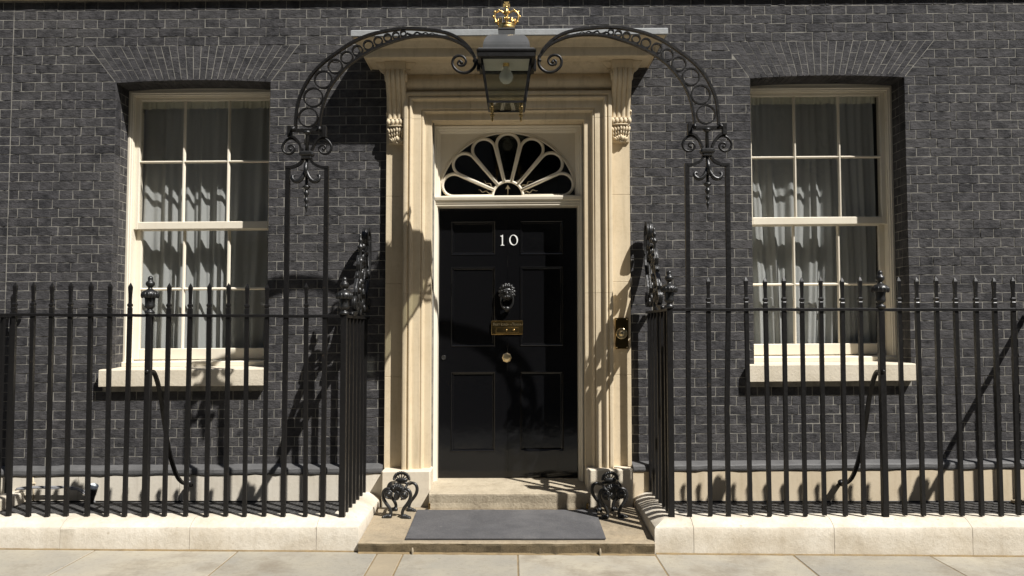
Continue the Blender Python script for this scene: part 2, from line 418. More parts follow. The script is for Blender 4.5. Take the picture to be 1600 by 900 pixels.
# bricks ---------------------------------------------------------------------
def brick_shape(mb, x0, x1, z0, z1, y0=-.0024, depth=.10, key=0, rough=.0026, b=.0022, nx=5, nz=2):
    """one brick: uneven front face, soft arrises"""
    v = []; W_, H_ = x1-x0, z1-z0
    us = [0, b/W_, *[i/nx for i in range(1, nx)], 1-b/W_, 1] if nx > 1 else [0, b/W_, 1-b/W_, 1]
    ws = [0, b/H_, *[i/nz for i in range(1, nz)], 1-b/H_, 1]
    nu, nw = len(us), len(ws)
    for j, w_ in enumerate(ws):
        for i, u in enumerate(us):
            edge = i in (0, nu-1) or j in (0, nw-1)
            x = x0+u*W_; z = z0+w_*H_
            if edge: y = y0+.0030; 
            else: y = y0+max(-.0035, min(.0002, noise.noise(Vector((x*23+key, z*34, key*1.7)))*rough*1.6-.0008))
            v.append((x, y, z))
    f = [(j*nu+i, j*nu+i+1, (j+1)*nu+i+1, (j+1)*nu+i) for j in range(nw-1) for i in range(nu-1)]
    o = len(v); v += [(x0,y0+depth,z0),(x1,y0+depth,z0),(x1,y0+depth,z1),(x0,y0+depth,z1)]
    f.append(tuple([*[i for i in range(nu-1,-1,-1)], o, o+1]))
    f.append(tuple([*[(nw-1)*nu+i for i in range(nu)], o+2, o+3]))
    f.append(tuple([*[j*nu for j in range(nw)], o+3, o]))
    f.append(tuple([*[j*nu+nu-1 for j in range(nw-1,-1,-1)], o+1, o+2]))
    mb.add(v, f)
PITCH = .344; HD = .1165; GAP = .0036
def arch_x(side, z):      # inclined skewback edge of the flat arch at height z
    x0, x1 = WIN[side]; t = (z-HEAD)/(ARCHT-HEAD)
    tl = (x0-.245, x1+.232) if side == 0 else (x0-.225, x1+.262)
    return x0+(tl[0]-x0)*t, x1+(tl[1]-x1)*t
bricks = []     # (x0,x1,z0,z1)
JL = -4.235     # straight joint against the next house
k0 = -47; k1 = 17
for k in range(k0, k1):
    z0 = CZ0+k*CP+GAP/2; z1 = CZ0+(k+1)*CP-GAP/2; zc = (z0+z1)/2
    if z1 > 5.29 or z0 < .45: continue
    if 4.43 < z1 and z0 < 4.455: continue          # string course
    off = (k % 2)*PITCH/2+.07
    joints = []
    x = -6.0+off-((-6.0) % 1)*0
    n = 0
    while x < 5.5:
        joints.append((x, 'S')); x2 = x+PITCH-HD; joints.append((x2, 'H')); x += PITCH
    segs = []
    for i in range(len(joints)-1):
        a_, b_ = joints[i][0], joints[i+1][0]
        ja = noise.noise(Vector((a_*9, k*3.1, 0)))*.007; jb = noise.noise(Vector((b_*9, k*3.1, 0)))*.007
        segs.append((a_+ja+GAP/2, b_+jb-GAP/2))
    # cut the course at joints and openings
    cuts = [(-99, -5.29), (5.29, 99), (JL-.002, JL+.003)]
    for sidx in (0, 1):
        if SILLB-.002 < z1 and z0 < HEAD-.0:
            if zc > SILLT-.01: cuts.append((WIN[sidx][0], WIN[sidx][1]))
            else:
                sx0, sx1 = (-3.405, -2.043) if sidx == 0 else (1.958, 3.328)
                if zc < SILLT and z1 > SILLB+.003: cuts.append((sx0, sx1))
        if HEAD <= zc < ARCHT:
            e0, e1 = arch_x(sidx, zc); cuts.append((e0-.005, e1+.005))
    if .1 < z0 < 3.62: cuts.append((DX0, DX1))
    res = segs
    for c0, c1 in cuts:
        nr = []; grow = None
        for s0, s1 in res:
            if grow is not None: s0 = grow; grow = None
            if s1 <= c0 or s0 >= c1: nr.append((s0, s1)); continue
            if s0 < c0:
                if c0-s0 > .034: nr.append((s0, c0))
                elif nr and s0-nr[-1][1] < .012: nr[-1] = (nr[-1][0], c0)
            if s1 > c1:
                if s1-c1 > .034: nr.append((c1, s1))
                else: grow = c1
        res = nr
    # closers: next to openings merge slivers
    for s0, s1 in res: bricks.append((s0, s1, z0, z1, k))
def vis_score(br):
    x0, x1, z0, z1, k = br; cx, cz = (x0+x1)/2, (z0+z1)/2
    if abs(cx) > 3.95 or cz > 4.25 or cz < 1.72: return 0           # out of frame, or behind the railings
    if -1.33 < cx < 1.28: return 0                                   # beside and behind the door case
    return (x1-x0)/(1+.02*(cx*cx+(cz-1.6)**2))
order = sorted(range(len(bricks)), key=lambda i: -vis_score(bricks[i]))
single = set(order[:296])
bfield = MB()
shared = {}
def shape_for(w_, variant):
    key = (round(w_, 3), variant)
    if key not in shared:
        mb = MB(); brick_shape(mb, -w_/2, w_/2, -(CP-GAP)/2, (CP-GAP)/2, key=variant*3.3+w_*10)
        shared[key] = mb.mesh('brick', 'brick')
    return shared[key]
for i, br in enumerate(bricks):
    x0, x1, z0, z1, k = br
    yj = rnd.uniform(-.0009, .0009)
    # the skewback side of bricks against the flat arches
    sk_ = None
    for sidx in (0, 1):
        if HEAD <= (z0+z1)/2 < ARCHT:
            e0b, e1b = arch_x(sidx, z0); e0t, e1t = arch_x(sidx, z1); ec0, ec1 = arch_x(sidx, (z0+z1)/2)
            if abs(x1-(ec0-.005)) < .002: sk_ = ('r', e0b-.004, e0t-.004)
            if abs(x0-(ec1+.005)) < .002: sk_ = ('l', e1b+.004, e1t+.004)
    if i in single and not sk_:
        me = shape_for(round(x1-x0, 3), i % 5)
        o = link('brick', me, wall)
        cx = (x0+x1)/2; o.location = Vector((cx, yj, (z0+z1)/2+SLOPE*cx)); o.rotation_euler = (rnd.uniform(-.008,.008), -SLOPE, rnd.uniform(-.004,.004))
    else:
        n0 = len(bfield.v)
        near = abs((x0+x1)/2) < 4.8 and z1 < 4.4
        brick_shape(bfield, x0, x1, z0, z1, y0=-.0024+yj, key=i*.37, nx=(5 if x1-x0 > .15 else 3) if near else 2, nz=2)
        if sk_:
            for q in range(n0, len(bfield.v)):
                x, y, z = bfield.v[q]; t = (z-z0)/(z1-z0)
                if sk_[0] == 'r':
                    e = sk_[1]+(sk_[2]-sk_[1])*t; x = x0+(x-x0)*(e-x0)/(x1-x0)
                else:
                    e = sk_[1]+(sk_[2]-sk_[1])*t; x = x1-(x1-x)*(x1-e)/(x1-x0)
                bfield.v[q] = (x, y, z)
bfield.build('brickwork', 'brick', wall, tilt=True, kind='stuff', fix=False)

# flat arches of rubbed bricks over the windows, and reveals ---------------------
rev = MB()
for sidx in (0, 1):
    x0, x1 = WIN[sidx]; NV = 26
    tl0, tl1 = arch_x(sidx, ARCHT)
    def bot(u):
        return x0+(x1-x0)*u, HEAD+.020*(1-(2*u-1)**2)
    def top(u): return tl0+(tl1-tl0)*u, ARCHT-GAP/2
    for i in range(NV):
        u0, u1 = i/NV, (i+1)/NV
        js = .33 if i % 2 else .66
        for (ta, tb) in ((0, js), (js, 1)):
            def pt(u, t, du):
                a_, c_ = bot(u), top(u); x = a_[0]+(c_[0]-a_[0])*t+du; z = a_[1]+(c_[1]-a_[1])*t; return x, z
            g_ = .0021; gz_ = .006
            A = pt(u0, ta+(gz_ if ta else 0), g_); B = pt(u1, ta+(gz_ if ta else 0), -g_); C_ = pt(u1, tb-(gz_ if tb < 1 else 0), -g_); D = pt(u0, tb-(gz_ if tb < 1 else 0), g_)
            mb = MB(); yj = -.0022+rnd.uniform(-.0003, .0003); bb = .0012
            c = ((A[0]+B[0]+C_[0]+D[0])/4, (A[1]+B[1]+C_[1]+D[1])/4)
            outer = [A, B, C_, D]
            inner = []
            for (x, z) in outer:
                dx, dz = c[0]-x, c[1]-z; inner.append((x+bb*(1 if dx > 0 else -1), z+bb*(1 if dz > 0 else -1)))
            v = [(x-c[0], yj+.0012, z-c[1]) for x, z in outer]+[(x-c[0], yj, z-c[1]) for x, z in inner]+[(x-c[0], .255, z-c[1]) for x, z in outer]
            f = [(4,5,6,7)]+[(q, (q+1)%4, 4+(q+1)%4, 4+q) for q in range(4)]+[(q, 8+q, 8+(q+1)%4, (q+1)%4) for q in range(4)]
            mb.add(v, f)
            o = link('arch_brick', mb.mesh('arch_brick', 'brick_fine'), wall)
            o.location = Vector((c[0], 0, c[1]+SLOPE*c[0])); o.rotation_euler = (0, -SLOPE, 0)
    for k in range(k0, 0):
        z0 = CZ0+k*CP+GAP/2; z1 = CZ0+(k+1)*CP-GAP/2
        if z0 < SILLT-.05 or z1 > HEAD+.05: continue
        z1 = min(z1, HEAD+.02)
        parts = [(.1025, .255)] if k % 2 else [(.1025, .165), (.170, .255)]
        for ya, yb in parts:
            rev.bbox(x0-.09, x0-.0002-rnd.random()*.001, ya, yb, z0, z1, .002)
            rev.bbox(x1+.0002+rnd.random()*.001, x1+.09, ya, yb, z0, z1, .002)
rev.build('reveal_brickwork', 'brick', wall, tilt=True, kind='stuff', fix=False)

# string course above the frame, plinth ledge, rendered base ------------------------
def stone_run(name, mat, x0, x1, step, prof, parent, jit=.0008, seg=6, gap=.002, tilt=True, flipstone=None):
    n = max(1, round((x1-x0)/step)); w_ = (x1-x0)/n
    for i in range(n):
        a_, b_ = x0+i*w_+gap/2, x0+(i+1)*w_-gap/2
        mb = MB(); P = [(a_+(b_-a_)*j/seg, 0, 0) for j in range(seg+1)]
        mb.sweep(P, [(0,1,0)]*(seg+1), [(0,0,1)]*(seg+1), prof, closed=True, jit=jit)
        mb.build(name, mat, parent, tilt=tilt)
stone_run('string_course_stone', 'stone', -5.2, 5.2, 1.3, [(.05,4.388),(-.044,4.388),(-.048,4.392),(-.048,4.412),(-.04,4.42),(-.06,4.44),(-.06,4.50),(-.05,4.52),(.05,4.53)], H)
ledge_prof = [(.02,.392),(-.075,.392),(-.088,.398),(-.092,.412),(-.09,.436),(-.083,.447),(.02,.472)]
for xa, xb in ((-5.2, -1.062), (.985, 5.2)): stone_run('base_ledge', 'ledge', xa, xb, 1.4, ledge_prof, H, jit=.006, seg=24, gap=.001)
stone_run('base_panel', 'base_pale', -5.2, -1.06, .86, [(-.080,-.4),(-.080,.391),(.02,.391),(.02,-.4)], H, gap=.004)
stone_run('base_panel', 'base', .985, 5.2, 1.5, [(-.080,-.4),(-.080,.391),(.02,.391),(.02,-.4)], H, gap=.003)

# ------------------------------------------------------------------ windows
def bead(mb, x0, x1, z0, z1, y, d=.02, chamf=.009):
    """a slim glazing bar with sloping sides"""
    if x1-x0 < z1-z0:
        pr = [(x0, 0), (x0+chamf, -d), (x1-chamf, -d), (x1, 0)]
        mb.add([(x, y+dy, z0) for x, dy in pr]+[(x, y+dy, z1) for x, dy in pr], [(0,1,5,4),(1,2,6,5),(2,3,7,6),(3,0,4,7),(3,2,1,0),(4,5,6,7)])
    else:
        pr = [(z0, 0), (z0+chamf, -d), (z1-chamf, -d), (z1, 0)]
        mb.add([(x0, y+dy, z) for z, dy in pr]+[(x1, y+dy, z) for z, dy in pr], [(0,1,5,4),(1,2,6,5),(2,3,7,6),(3,0,4,7),(3,2,1,0),(4,5,6,7)])
for sidx in (0, 1):
    x0, x1 = WIN[sidx]; X = lambda t: x0+t
    W_ = x1-x0
    side = 'left' if sidx == 0 else 'right'
    fr = MB()
    y0 = .225
    # outer box frame with stepped moulding
    zt = HEAD+.018; N_ = 10
    prof = [(0, .30), (0, .0), (.018, -.003), (.026, .004), (.034, .004), (.040, .018), (.046, .018), (.046, .30)]
    P = [(x0+.001, y0, SILLT+.045), (x0+.001, y0, HEAD-.004), (x1-.001, y0, HEAD-.004), (x1-.001, y0, SILLT+.045)]
    U = [(1,0,0), (1,0,-1), (-1,0,-1), (-1,0,0)]
    prof2 = [(a_, min(b_, .2)) for a_, b_ in prof]
    fr.sweep(P, U, [(0,1,0)]*4, prof2, closed=True, smooth=False)
    # curved head filling the cambered arch
    top = [(x0+(x1-x0)*i/N_, HEAD+.019*(1-(2*i/N_-1)**2)) for i in range(N_+1)]
    fr.ext([(x0+.002, HEAD-.0045)]+[(max(x0+.002, min(x1-.002, x)), z) for x, z in top]+[(x1-.002, HEAD-.0045)], y0+.004, y0+.05)
    # sub sill
    fr.sweep([(x0+.002,0,0),(x1-.002,0,0)], [(0,1,0)]*2, [(0,0,1)]*2, [(.20, SILLT+.006),(.20, SILLT+.040),(.205,SILLT+.046),(.42,SILLT+.056),(.42,SILLT+.004)], closed=True)
    win = fr.build('window', 'wood', H, tilt=True, label='cream painted sash window '+('left' if sidx == 0 else 'right')+' of the doorway')
    # sashes: glass columns and rows
    gx = [x0+.086, x0+.455, x0+.483, x0+.846, x0+.874, x0+W_-.087]
    gxl = [x0+.094, x0+.45, x0+.478, x0+.842, x0+.872, x0+W_-.095]
    zt2 = HEAD-.046
    for nm, gg, zz, yy in (('upper_sash', gx, [2.524, 3.042, 3.066, 3.595], .268), ('lower_sash', gxl, [1.418, 1.925, 1.950, 2.452], .320)):
        mb = MB()
        z_lo = zz[0]-.066 if nm == 'upper_sash' else 1.322
        z_hi = zt2+.002 if nm == 'upper_sash' else zz[3]+.055
        mb.bbox(x0+.044, gg[0], yy, yy+.04, z_lo, z_hi, .004); mb.bbox(gg[5], x1-.044, yy, yy+.04, z_lo, z_hi, .004)
        mb.bbox(gg[0]-.001, gg[5]+.001, yy+.001, yy+.041, z_lo, zz[0], .005)
        mb.bbox(gg[0]-.001, gg[5]+.001, yy+.001, yy+.041, zz[3], z_hi, .005)
        bead(mb, gg[1], gg[2], zz[0], zz[3], yy+.026, .022); bead(mb, gg[3], gg[4], zz[0], zz[3], yy+.026, .022)
        for a_, c_ in ((0,1),(2,3),(4,5)): bead(mb, gg[a_]-.004, gg[c_]+.004, zz[1], zz[2], yy+.0265, .022)
        # putty bevels
        mb.build(nm, 'wood', win, tilt=True)
        for a_, c_ in ((0,1),(2,3),(4,5)):
            for r_, s_ in ((0,1),(2,3)):
                pm = MB(); q = rnd.uniform(-.0015, .0015)
                pm.box(gg[a_]-.005, gg[c_]+.005, yy+.026, yy+.029, zz[r_]-.005, zz[s_]+.005)
                pm.v = [(x, y+q*(1 if x < (gg[a_]+gg[c_])/2 else -1), z) for x, y, z in pm.v]
                pm.build('pane', 'glass', win, tilt=True)
    # stone sill
    sx0, sx1 = (-3.405, -2.043) if sidx == 0 else (1.958, 3.328)
    mb = MB(); seg = 26
    P = [(sx0+(sx1-sx0)*i/seg, 0, 0) for i in range(seg+1)]
    mb.sweep(P, [(0,1,0)]*(seg+1), [(0,0,1)]*(seg+1), [(.24,SILLB),(-.066,SILLB),(-.070,SILLB+.004),(-.071,SILLB+.06),(-.070,SILLT-.014),(-.066,SILLT-.008),(-.05,SILLT-.005),(.24,SILLT+.006)], closed=True, jit=.0018)
    mb.build('sill', 'sill', win, tilt=True)
    # room behind
    mb = MB(); mb.box(x0-.4, x1+.4, .46, 3.2, .9, 4.0)
    mb.f = mb.f[:2]+mb.f[3:]; mb.sm = mb.sm[:5]
    mb.add([(x0-.4,.46,.9),(x0-.001,.46,.9),(x0-.001,.46,4.0),(x0-.4,.46,4.0),(x1+.001,.46,.9),(x1+.4,.46,.9),(x1+.4,.46,4.0),(x1+.001,.46,4.0)], [(0,1,2,3),(4,5,6,7)])
    mb.box(x0-.05, x0+.03, .40, .46, 1.2, 3.75); mb.box(x1-.03, x1+.05, .40, .46, 1.2, 3.75); mb.box(x0-.01, x1+.01, .43, .46, 3.715, 4.0); mb.box(x0-.01, x1+.01, .43, .46, .9, 1.28)
    mb.build('room', 'room', win, fix=False)
    # net curtain: its own thing
    cur = thing('net_curtain', ((x0+x1)/2, .47, 1.3), 'white net curtain with wide sunlit folds in the window left of the black door' if sidx == 0 else
                'gathered white net curtain hanging straight behind the window right of the black door', 'curtain', 'net curtains behind the sash windows')
    for part, za, zb in (('curtain_cloth', 1.30, 3.60), ('curtain_heading', 3.555, 3.70)):
        mb = MB(); nx, nz = 220, (16 if part == 'curtain_cloth' else 3); v = []
        xa, xb = x0+.02, x1-.02
        if sidx == 1: xb = x1-.072
        for j in range(nz+1):
            zz_ = za+(zb-za)*j/nz; t = j/nz
            for i in range(nx+1):
                x = xa+(xb-xa)*i/nx
                if part == 'curtain_cloth':
                    fr_ = 1-t*.75
                    ph = (x*(14 if sidx == 0 else 15)+1.6*noise.noise(Vector((x*2.4, zz_*.25, sidx*7))))
                    A_ = .034 if sidx == 0 else .028
                    y = .455+A_*fr_*(sin(ph*2*pi*.42)+.45*sin(ph*2*pi*1.0+1.7+zz_*.4))+.004*sin(x*95+3*sin(x*9))*t
                    x += .03*noise.noise(Vector((x*2, zz_*.6, 3+sidx)))*fr_
                else: y = .385+.009*sin(x*120+2*sin(x*37))-.004*t
                zq = zz_+(.012*noise.noise(Vector((x*14, 0, 5))) if j == 0 and part != 'curtain_cloth' else 0)
                v.append((x, y, zq))
        f = [(j*(nx+1)+i, j*(nx+1)+i+1, (j+1)*(nx+1)+i+1, (j+1)*(nx+1)+i) for j in range(nz) for i in range(nx)]
        mb.add(v, f, True); mb.build(part, 'net' if part == 'curtain_cloth' else 'net_thick', cur, tilt=True, fix=False)

# ------------------------------------------------------------------ door case
CX = -.034; HW = .86; IW = .635
DC = MB()
# outer pilaster strips
dc = None
def pil(x0, x1, name='pilaster'):
    mb = MB(); zs_ = [.43, 1.18, 1.95, 2.68, 3.60]
    for i in range(4): mb.bbox(x0, x1, -.055, .05, zs_[i]+.0008, zs_[i+1]-.0008, .0022)
    return mb
HEADZ_ = 3.302
prof = [(0,.02),(0,-.150),(.010,-.154),(.028,-.154),(.034,-.140),(.040,-.142),(.052,-.156),(.060,-.154),(.068,-.138),(.072,-.126),(.078,-.122),(.138,-.120),(.142,-.106),(.148,-.114),(.156,-.113),(.163,-.098),(.166,-.084),(.172,-.080),(.222,-.078),(.225,-.072),(.225,.10)]
P = [(CX-HW, 0, .43), (CX-HW, 0, 3.535), (CX+HW, 0, 3.535), (CX+HW, 0, .43)]
U = [(1,0,0),(1,0,-1),(-1,0,-1),(-1,0,0)]
archi = MB(); archi.box(-.93, CX-IW-.03, -.045, .05, .2, 3.69); archi.box(CX+IW+.03, .86, -.045, .05, .2, 3.69); archi.box(CX-IW-.03, CX+IW+.03, -.045, .05, HEADZ_+.03, 3.69)
door_case = archi.build('door_case', 'stone', H, tilt=True)
ZJ = (1.86, 3.315)
for sgn in (-1, 1):
    for za, zb in ((.43, ZJ[0]), (ZJ[0], ZJ[1])):
        mb = MB(); mb.sweep([(CX+sgn*HW, 0, za+.0009), (CX+sgn*HW, 0, zb-.0009)], [(-sgn,0,0)]*2, [(0,1,0)]*2, prof, closed=True); mb.build('architrave_stone', 'stone', door_case, tilt=True)
for xa, xb in ((-1, -.0), (0, 1)):
    mb = MB()
    if xa < 0: mb.sweep([(CX-HW,0,ZJ[1]+.0009),(CX-HW,0,3.535),(CX-.31,0,3.535)], [(1,0,0),(1,0,-1),(0,0,-1)], [(0,1,0)]*3, prof, closed=True)
    else: mb.sweep([(CX+.315,0,3.535),(CX+HW,0,3.535),(CX+HW,0,ZJ[1]+.0009)], [(0,0,-1),(-1,0,-1),(-1,0,0)], [(0,1,0)]*3, prof, closed=True)
    mb.build('architrave_stone', 'stone', door_case, tilt=True)
mb = MB(); mb.sweep([(CX-.3085,0,3.535),(CX+.3135,0,3.535)], [(0,0,-1)]*2, [(0,1,0)]*2, prof, closed=True); mb.build('architrave_stone', 'stone', door_case, tilt=True)
pil(-1.052, CX-HW+.001).build('pilaster', 'stone', door_case, tilt=True)
pil(CX+HW-.001, .984).build('pilaster', 'stone', door_case, tilt=True)
# hairline masonry joints of the architrave: thin proud-less grooves built as inset strips
# pedestals
for xa, xb in ((-1.052, -.655), (.603, .975)):
    mb = MB(); seg = 8
    mb.bbox(xa, xb, -.195, .05, .05, .436, .012)
    mb.build('pedestal', 'stone_block', door_case, tilt=True)
    
# frieze between the consoles
mb = MB(); seg = 1
fp = [(0,3.536)]+[(-.10-.045*sin(pi*i/8), 3.54+(3.70-3.54)*i/8) for i in range(9)]+[(0,3.70)]
xsj = [CX-HW-.02, -.30, .29, CX+HW+.02]
for i in range(3):
    mb = MB(); mb.sweep([(xsj[i]+.0008,0,0),(xsj[i+1]-.0008,0,0)], [(0,1,0)]*2, [(0,0,1)]*2, fp, closed=True)
    mb.build('frieze_stone', 'stone', door_case, tilt=True)
# cornice
HW0 = .86
cp = [(0,3.69),(.105,3.69),(.12,3.70),(.132,3.716),(.138,3.724),(.158,3.736),(.178,3.752),(.184,3.762),(.196,3.766),(.318,3.772),(.320,3.765),(.328,3.765),(.330,3.775),(.330,3.838),(.338,3.842),(.350,3.862),(.370,3.885),(.392,3.896),(.402,3.904),(.402,3.906),(0,3.95)]
for nm, mt, pr in (('cornice', 'stone', cp), ('lead_flashing', 'lead', [(0,3.951),(.395,3.907),(.414,3.906),(.417,3.910),(.417,3.952),(.412,3.958),(0,4.01)])):
    mb = MB()
    c0 = -.020-HW0+.012; c1 = -.020+HW0-.012
    P = [(c0,0.01,0),(c0,0,0),(c1,0,0),(c1,0.01,0)]; U = [(-1,0,0),(-1,-1,0),(1,-1,0),(1,0,0)]
    mb.sweep(P, U, [(0,0,1)]*4, pr, closed=True)
    mb.build(nm, mt, door_case, tilt=True)
# white painted end of the lead, seen at the left
# console brackets
def console(xc):
    w2 = .079
    curve = [(-.222,3.70),(-.230,3.665),(-.226,3.625),(-.200,3.57),(-.165,3.51),(-.136,3.45),(-.117,3.40),(-.108,3.35),(-.104,3.315)]
    curve = [(a_, c_) for a_, _, c_ in [(v.x, 0, v.y) for v in smoothpath([(a_, c_, 0) for a_, c_ in curve], 3)]]
    nxp = 40; mb = MB(); v = []
    for (y, z) in curve:
        for i in range(nxp+1):
            u = i/nxp; x = xc-w2+2*w2*u
            g_ = abs(sin(u*pi*4.0))**.55*.013 if .04 < u < .96 else 0
            fil = -.002
            v.append((x, y-g_+fil, z))
    n_ = nxp+1; f = [(j*n_+i, j*n_+i+1, (j+1)*n_+i+1, (j+1)*n_+i) for j in range(len(curve)-1) for i in range(nxp)]
    mb.add(v, f, False)
    # cheeks and back
    for sx in (-1, 1):
        poly = [(y, z) for y, z in curve]+[(-.06, 3.315), (-.06, 3.70)]
        v = [(xc+sx*w2, y-.002 if k < len(curve) else y, z) for k, (y, z) in enumerate(poly)]
        mb.add(v, [tuple(range(len(v)))])
    mb.box(xc-w2, xc+w2, -.124, -.05, 3.312, 3.318)
    # side volutes
    for sx in (-1, 1):
        for (cy, cz, r) in ((-.185, 3.645, .042), (-.092, 3.36, .020)):
            pts = []
            for i in range(26):
                t = i/25; a_ = t*2.2*2*pi; rr = r*(1-t*.85); pts.append((xc+sx*(w2+.004), cy-rr*cos(a_), cz+rr*sin(a_)))
            mb.tube(pts, [.009*(1-.5*i/25) for i in range(26)], 6)
            mb.ball((xc+sx*w2, cy, cz), (.010, r*.85, r*.85), 12, 6)
    o = mb.build('console', 'stone', door_case, tilt=True)
    b2 = MB()
    for i in range(5):                       # lower bulbs
        x = xc-w2+.010+(2*w2-.02)*i/4; b2.ball((x, -.112, 3.290), (.0195, .024, .028), 10, 8)
    b2.ball((xc, -.105, 3.258), (w2, .03, .010), 12, 6)
    # acanthus leaf
    for i in range(7):
        t = (i-3)/3; x = xc+t*.068
        for k in range(3):
            b2.ball((x+.004*k*(-t), -.094-.010*(2-k)+.01*abs(t), 3.232-.030*k-.012*abs(t)), (.0125-.002*k, .014, .024), 8, 6, Matrix.Rotation(t*.35, 3, 'Y'))
    b2.sweep([(xc-.072,0,0),(xc+.072,0,0)], [(0,1,0)]*2, [(0,0,1)]*2, [(-.05,3.25),(-.096,3.25),(-.076,3.12),(-.05,3.11)], closed=True)
    for i in range(7):
        t = (i-3)/3; b2.ball((xc+t*.042+.003*rnd.random(), -.092-.012*(1-abs(t)), 3.150-.016*(abs(t))+.01*rnd.random()), (.013, .016, .021), 8, 6, Matrix.Rotation(t*.8, 3, 'Y'))
        b2.ball((xc+t*.030, -.082-.01*(1-abs(t)), 3.122+.008*abs(t)), (.012, .014, .014), 8, 6)
    b2.build('acanthus_leaf', 'stone', door_case, tilt=True)
    # stepped block under the cornice
    b3 = MB(); a0, a1 = xc-w2-.006, xc+w2+.006; yb = -.125
    pr = [(0,3.70),(.135+.0,3.702),(.142,3.712),(.142,3.722),(.162,3.733),(.180,3.748),(.188,3.756),(.19,3.7655),(.0,3.7658)]
    pr = [(max(0, a_-.13), c_) for a_, c_ in pr]
    P = [(a0,.0,0),(a0,yb,0),(a1,yb,0),(a1,.0,0)]; U = [(-1,0,0),(-1,-1,0),(1,-1,0),(1,0,0)]
    b3.sweep(P, U, [(0,0,1)]*4, [(.0,3.699)]+[(a_+.02, c_) for a_, c_ in pr[1:-1]]+[(0,3.7658)], closed=True)
    b3.box(a0+.001, a1-.001, -.235, -.1, 3.699, 3.765)
    b3.build('cornice_block', 'stone', door_case, tilt=True)
console(-.957); console(.905)
# wooden frame in the opening: jambs, head, panelled spandrels, transom ----------
DOORX0, DOORX1 = -.628, .562; DTOP = 2.612; TR0, TR1 = 2.612, 2.705; HEADZ = 3.302
jf = MB()
fprof = [(0,.0),(0,-.05),(.010,-.056),(.018,-.050),(.021,-.036),(.030,-.034),(.036,-.026),(.040,0)]
ox = IW+.002
P = [(CX-ox, .13, .28), (CX-ox, .13, HEADZ+.012), (CX+ox, .13, HEADZ+.012), (CX+ox, .13, .28)]
P = [(CX-ox, .13, .285), (CX-ox, .13, HEADZ+.008), (CX+ox, .13, HEADZ+.008), (CX+ox, .13, .285)]
Uf = [(1,0,0),(1,0,-1),(-1,0,-1),(-1,0,0)]
jf.sweep(P, Uf, [(0,1,0)]*4, fprof+[(.040,.12),(0,.12)], closed=True)
jf.sweep([(DOORX0-.03,0,0),(DOORX1+.03,0,0)], [(0,1,0)]*2, [(0,0,1)]*2, [(.24,TR0),(.10,TR0),(.095,TR0+.008),(.095,TR0+.022),(.088,TR0+.028),(.088,TR0+.045),(.075,TR0+.055),(.070,TR0+.075),(.072,TR0+.085),(.10,TR1),(.24,TR1)], closed=True)
dframe = jf.build('door_frame', 'wood', H, tilt=True)
# fanlight board with elliptical opening
FCX, FCZ, FR, FH = -.036, 2.706, .582, .548
sp = MB(); nA = 48; yF = .150
xa, xb, zt_ = CX-.60, CX+.60, HEADZ-.03
v = []; f = []
for i in range(nA+1):
    a_ = pi*i/nA; ex, ez = FCX+FR*cos(a_), FCZ+FH*sin(a_)
    c_, s_ = cos(a_), sin(a_)
    tt = min((xb-FCX)/c_ if c_ > 1e-6 else 1e9, (xa-FCX)/c_ if c_ < -1e-6 else 1e9, (zt_-FCZ)/s_ if s_ > 1e-6 else 1e9)
    v += [(ex, yF, ez), (FCX+c_*tt, yF, FCZ+s_*tt), (ex, yF+.03, ez)]
for i in range(nA): q = i*3; f += [(q, q+1, q+4, q+3), (q, q+3, q+5, q+2)]
sp.add(v, f)
# corners of the board
for cxn, ang in ((xb, 0), (xa, 1)):
    pass
sp.box(xa-.03, xb+.03, yF+.003, yF+.012, zt_-.008, HEADZ); sp.box(xa-.03, xa+.13, yF+.0025, yF+.013, zt_-.13, HEADZ-.001); sp.box(xb-.13, xb+.03, yF+.0025, yF+.013, zt_-.13, HEADZ-.001)
sp.box(xa-.04, xa+.015, yF+.003, yF+.012, TR1, HEADZ); sp.box(xb-.015, xb+.04, yF+.003, yF+.012, TR1, HEADZ)
# raised bead round the arch, outer moulding
arcp = [(FCX+(FR+.004)*cos(pi*i/40), yF-.002, FCZ+(FH+.004)*sin(pi*i/40)) for i in range(41)]
sp.tube(arcp, .0085, 8); arcp = [(FCX+(FR+.02)*cos(pi*i/40), yF, FCZ+(FH+.02)*sin(pi*i/40)) for i in range(41)]; sp.tube(arcp, .005, 6)
sp.sweep([(xa, yF, TR1), (xa, yF, zt_), (xb, yF, zt_), (xb, yF, TR1)], Uf, [(0,1,0)]*4, [(-.005,0),(-.005,-.02),(.004,-.024),(.012,-.018),(.016,-.006),(.022,0)], closed=True)
fan = sp.build('fanlight', 'wood', dframe, tilt=True, fix=True)
bars = MB(); rh = .112; yb = yF+.004
def ell(r_, a_): return (FCX+FR*r_*cos(a_), FCZ+FH*r_*sin(a_))
nP = 7; rc = .818; rp = .182*.93
hubr = .225
bars.tube([(FCX+FR*hubr*cos(pi*i/20), yb, FCZ+FH*hubr*1.06*sin(pi*i/20)) for i in range(21)], .0125, 8)
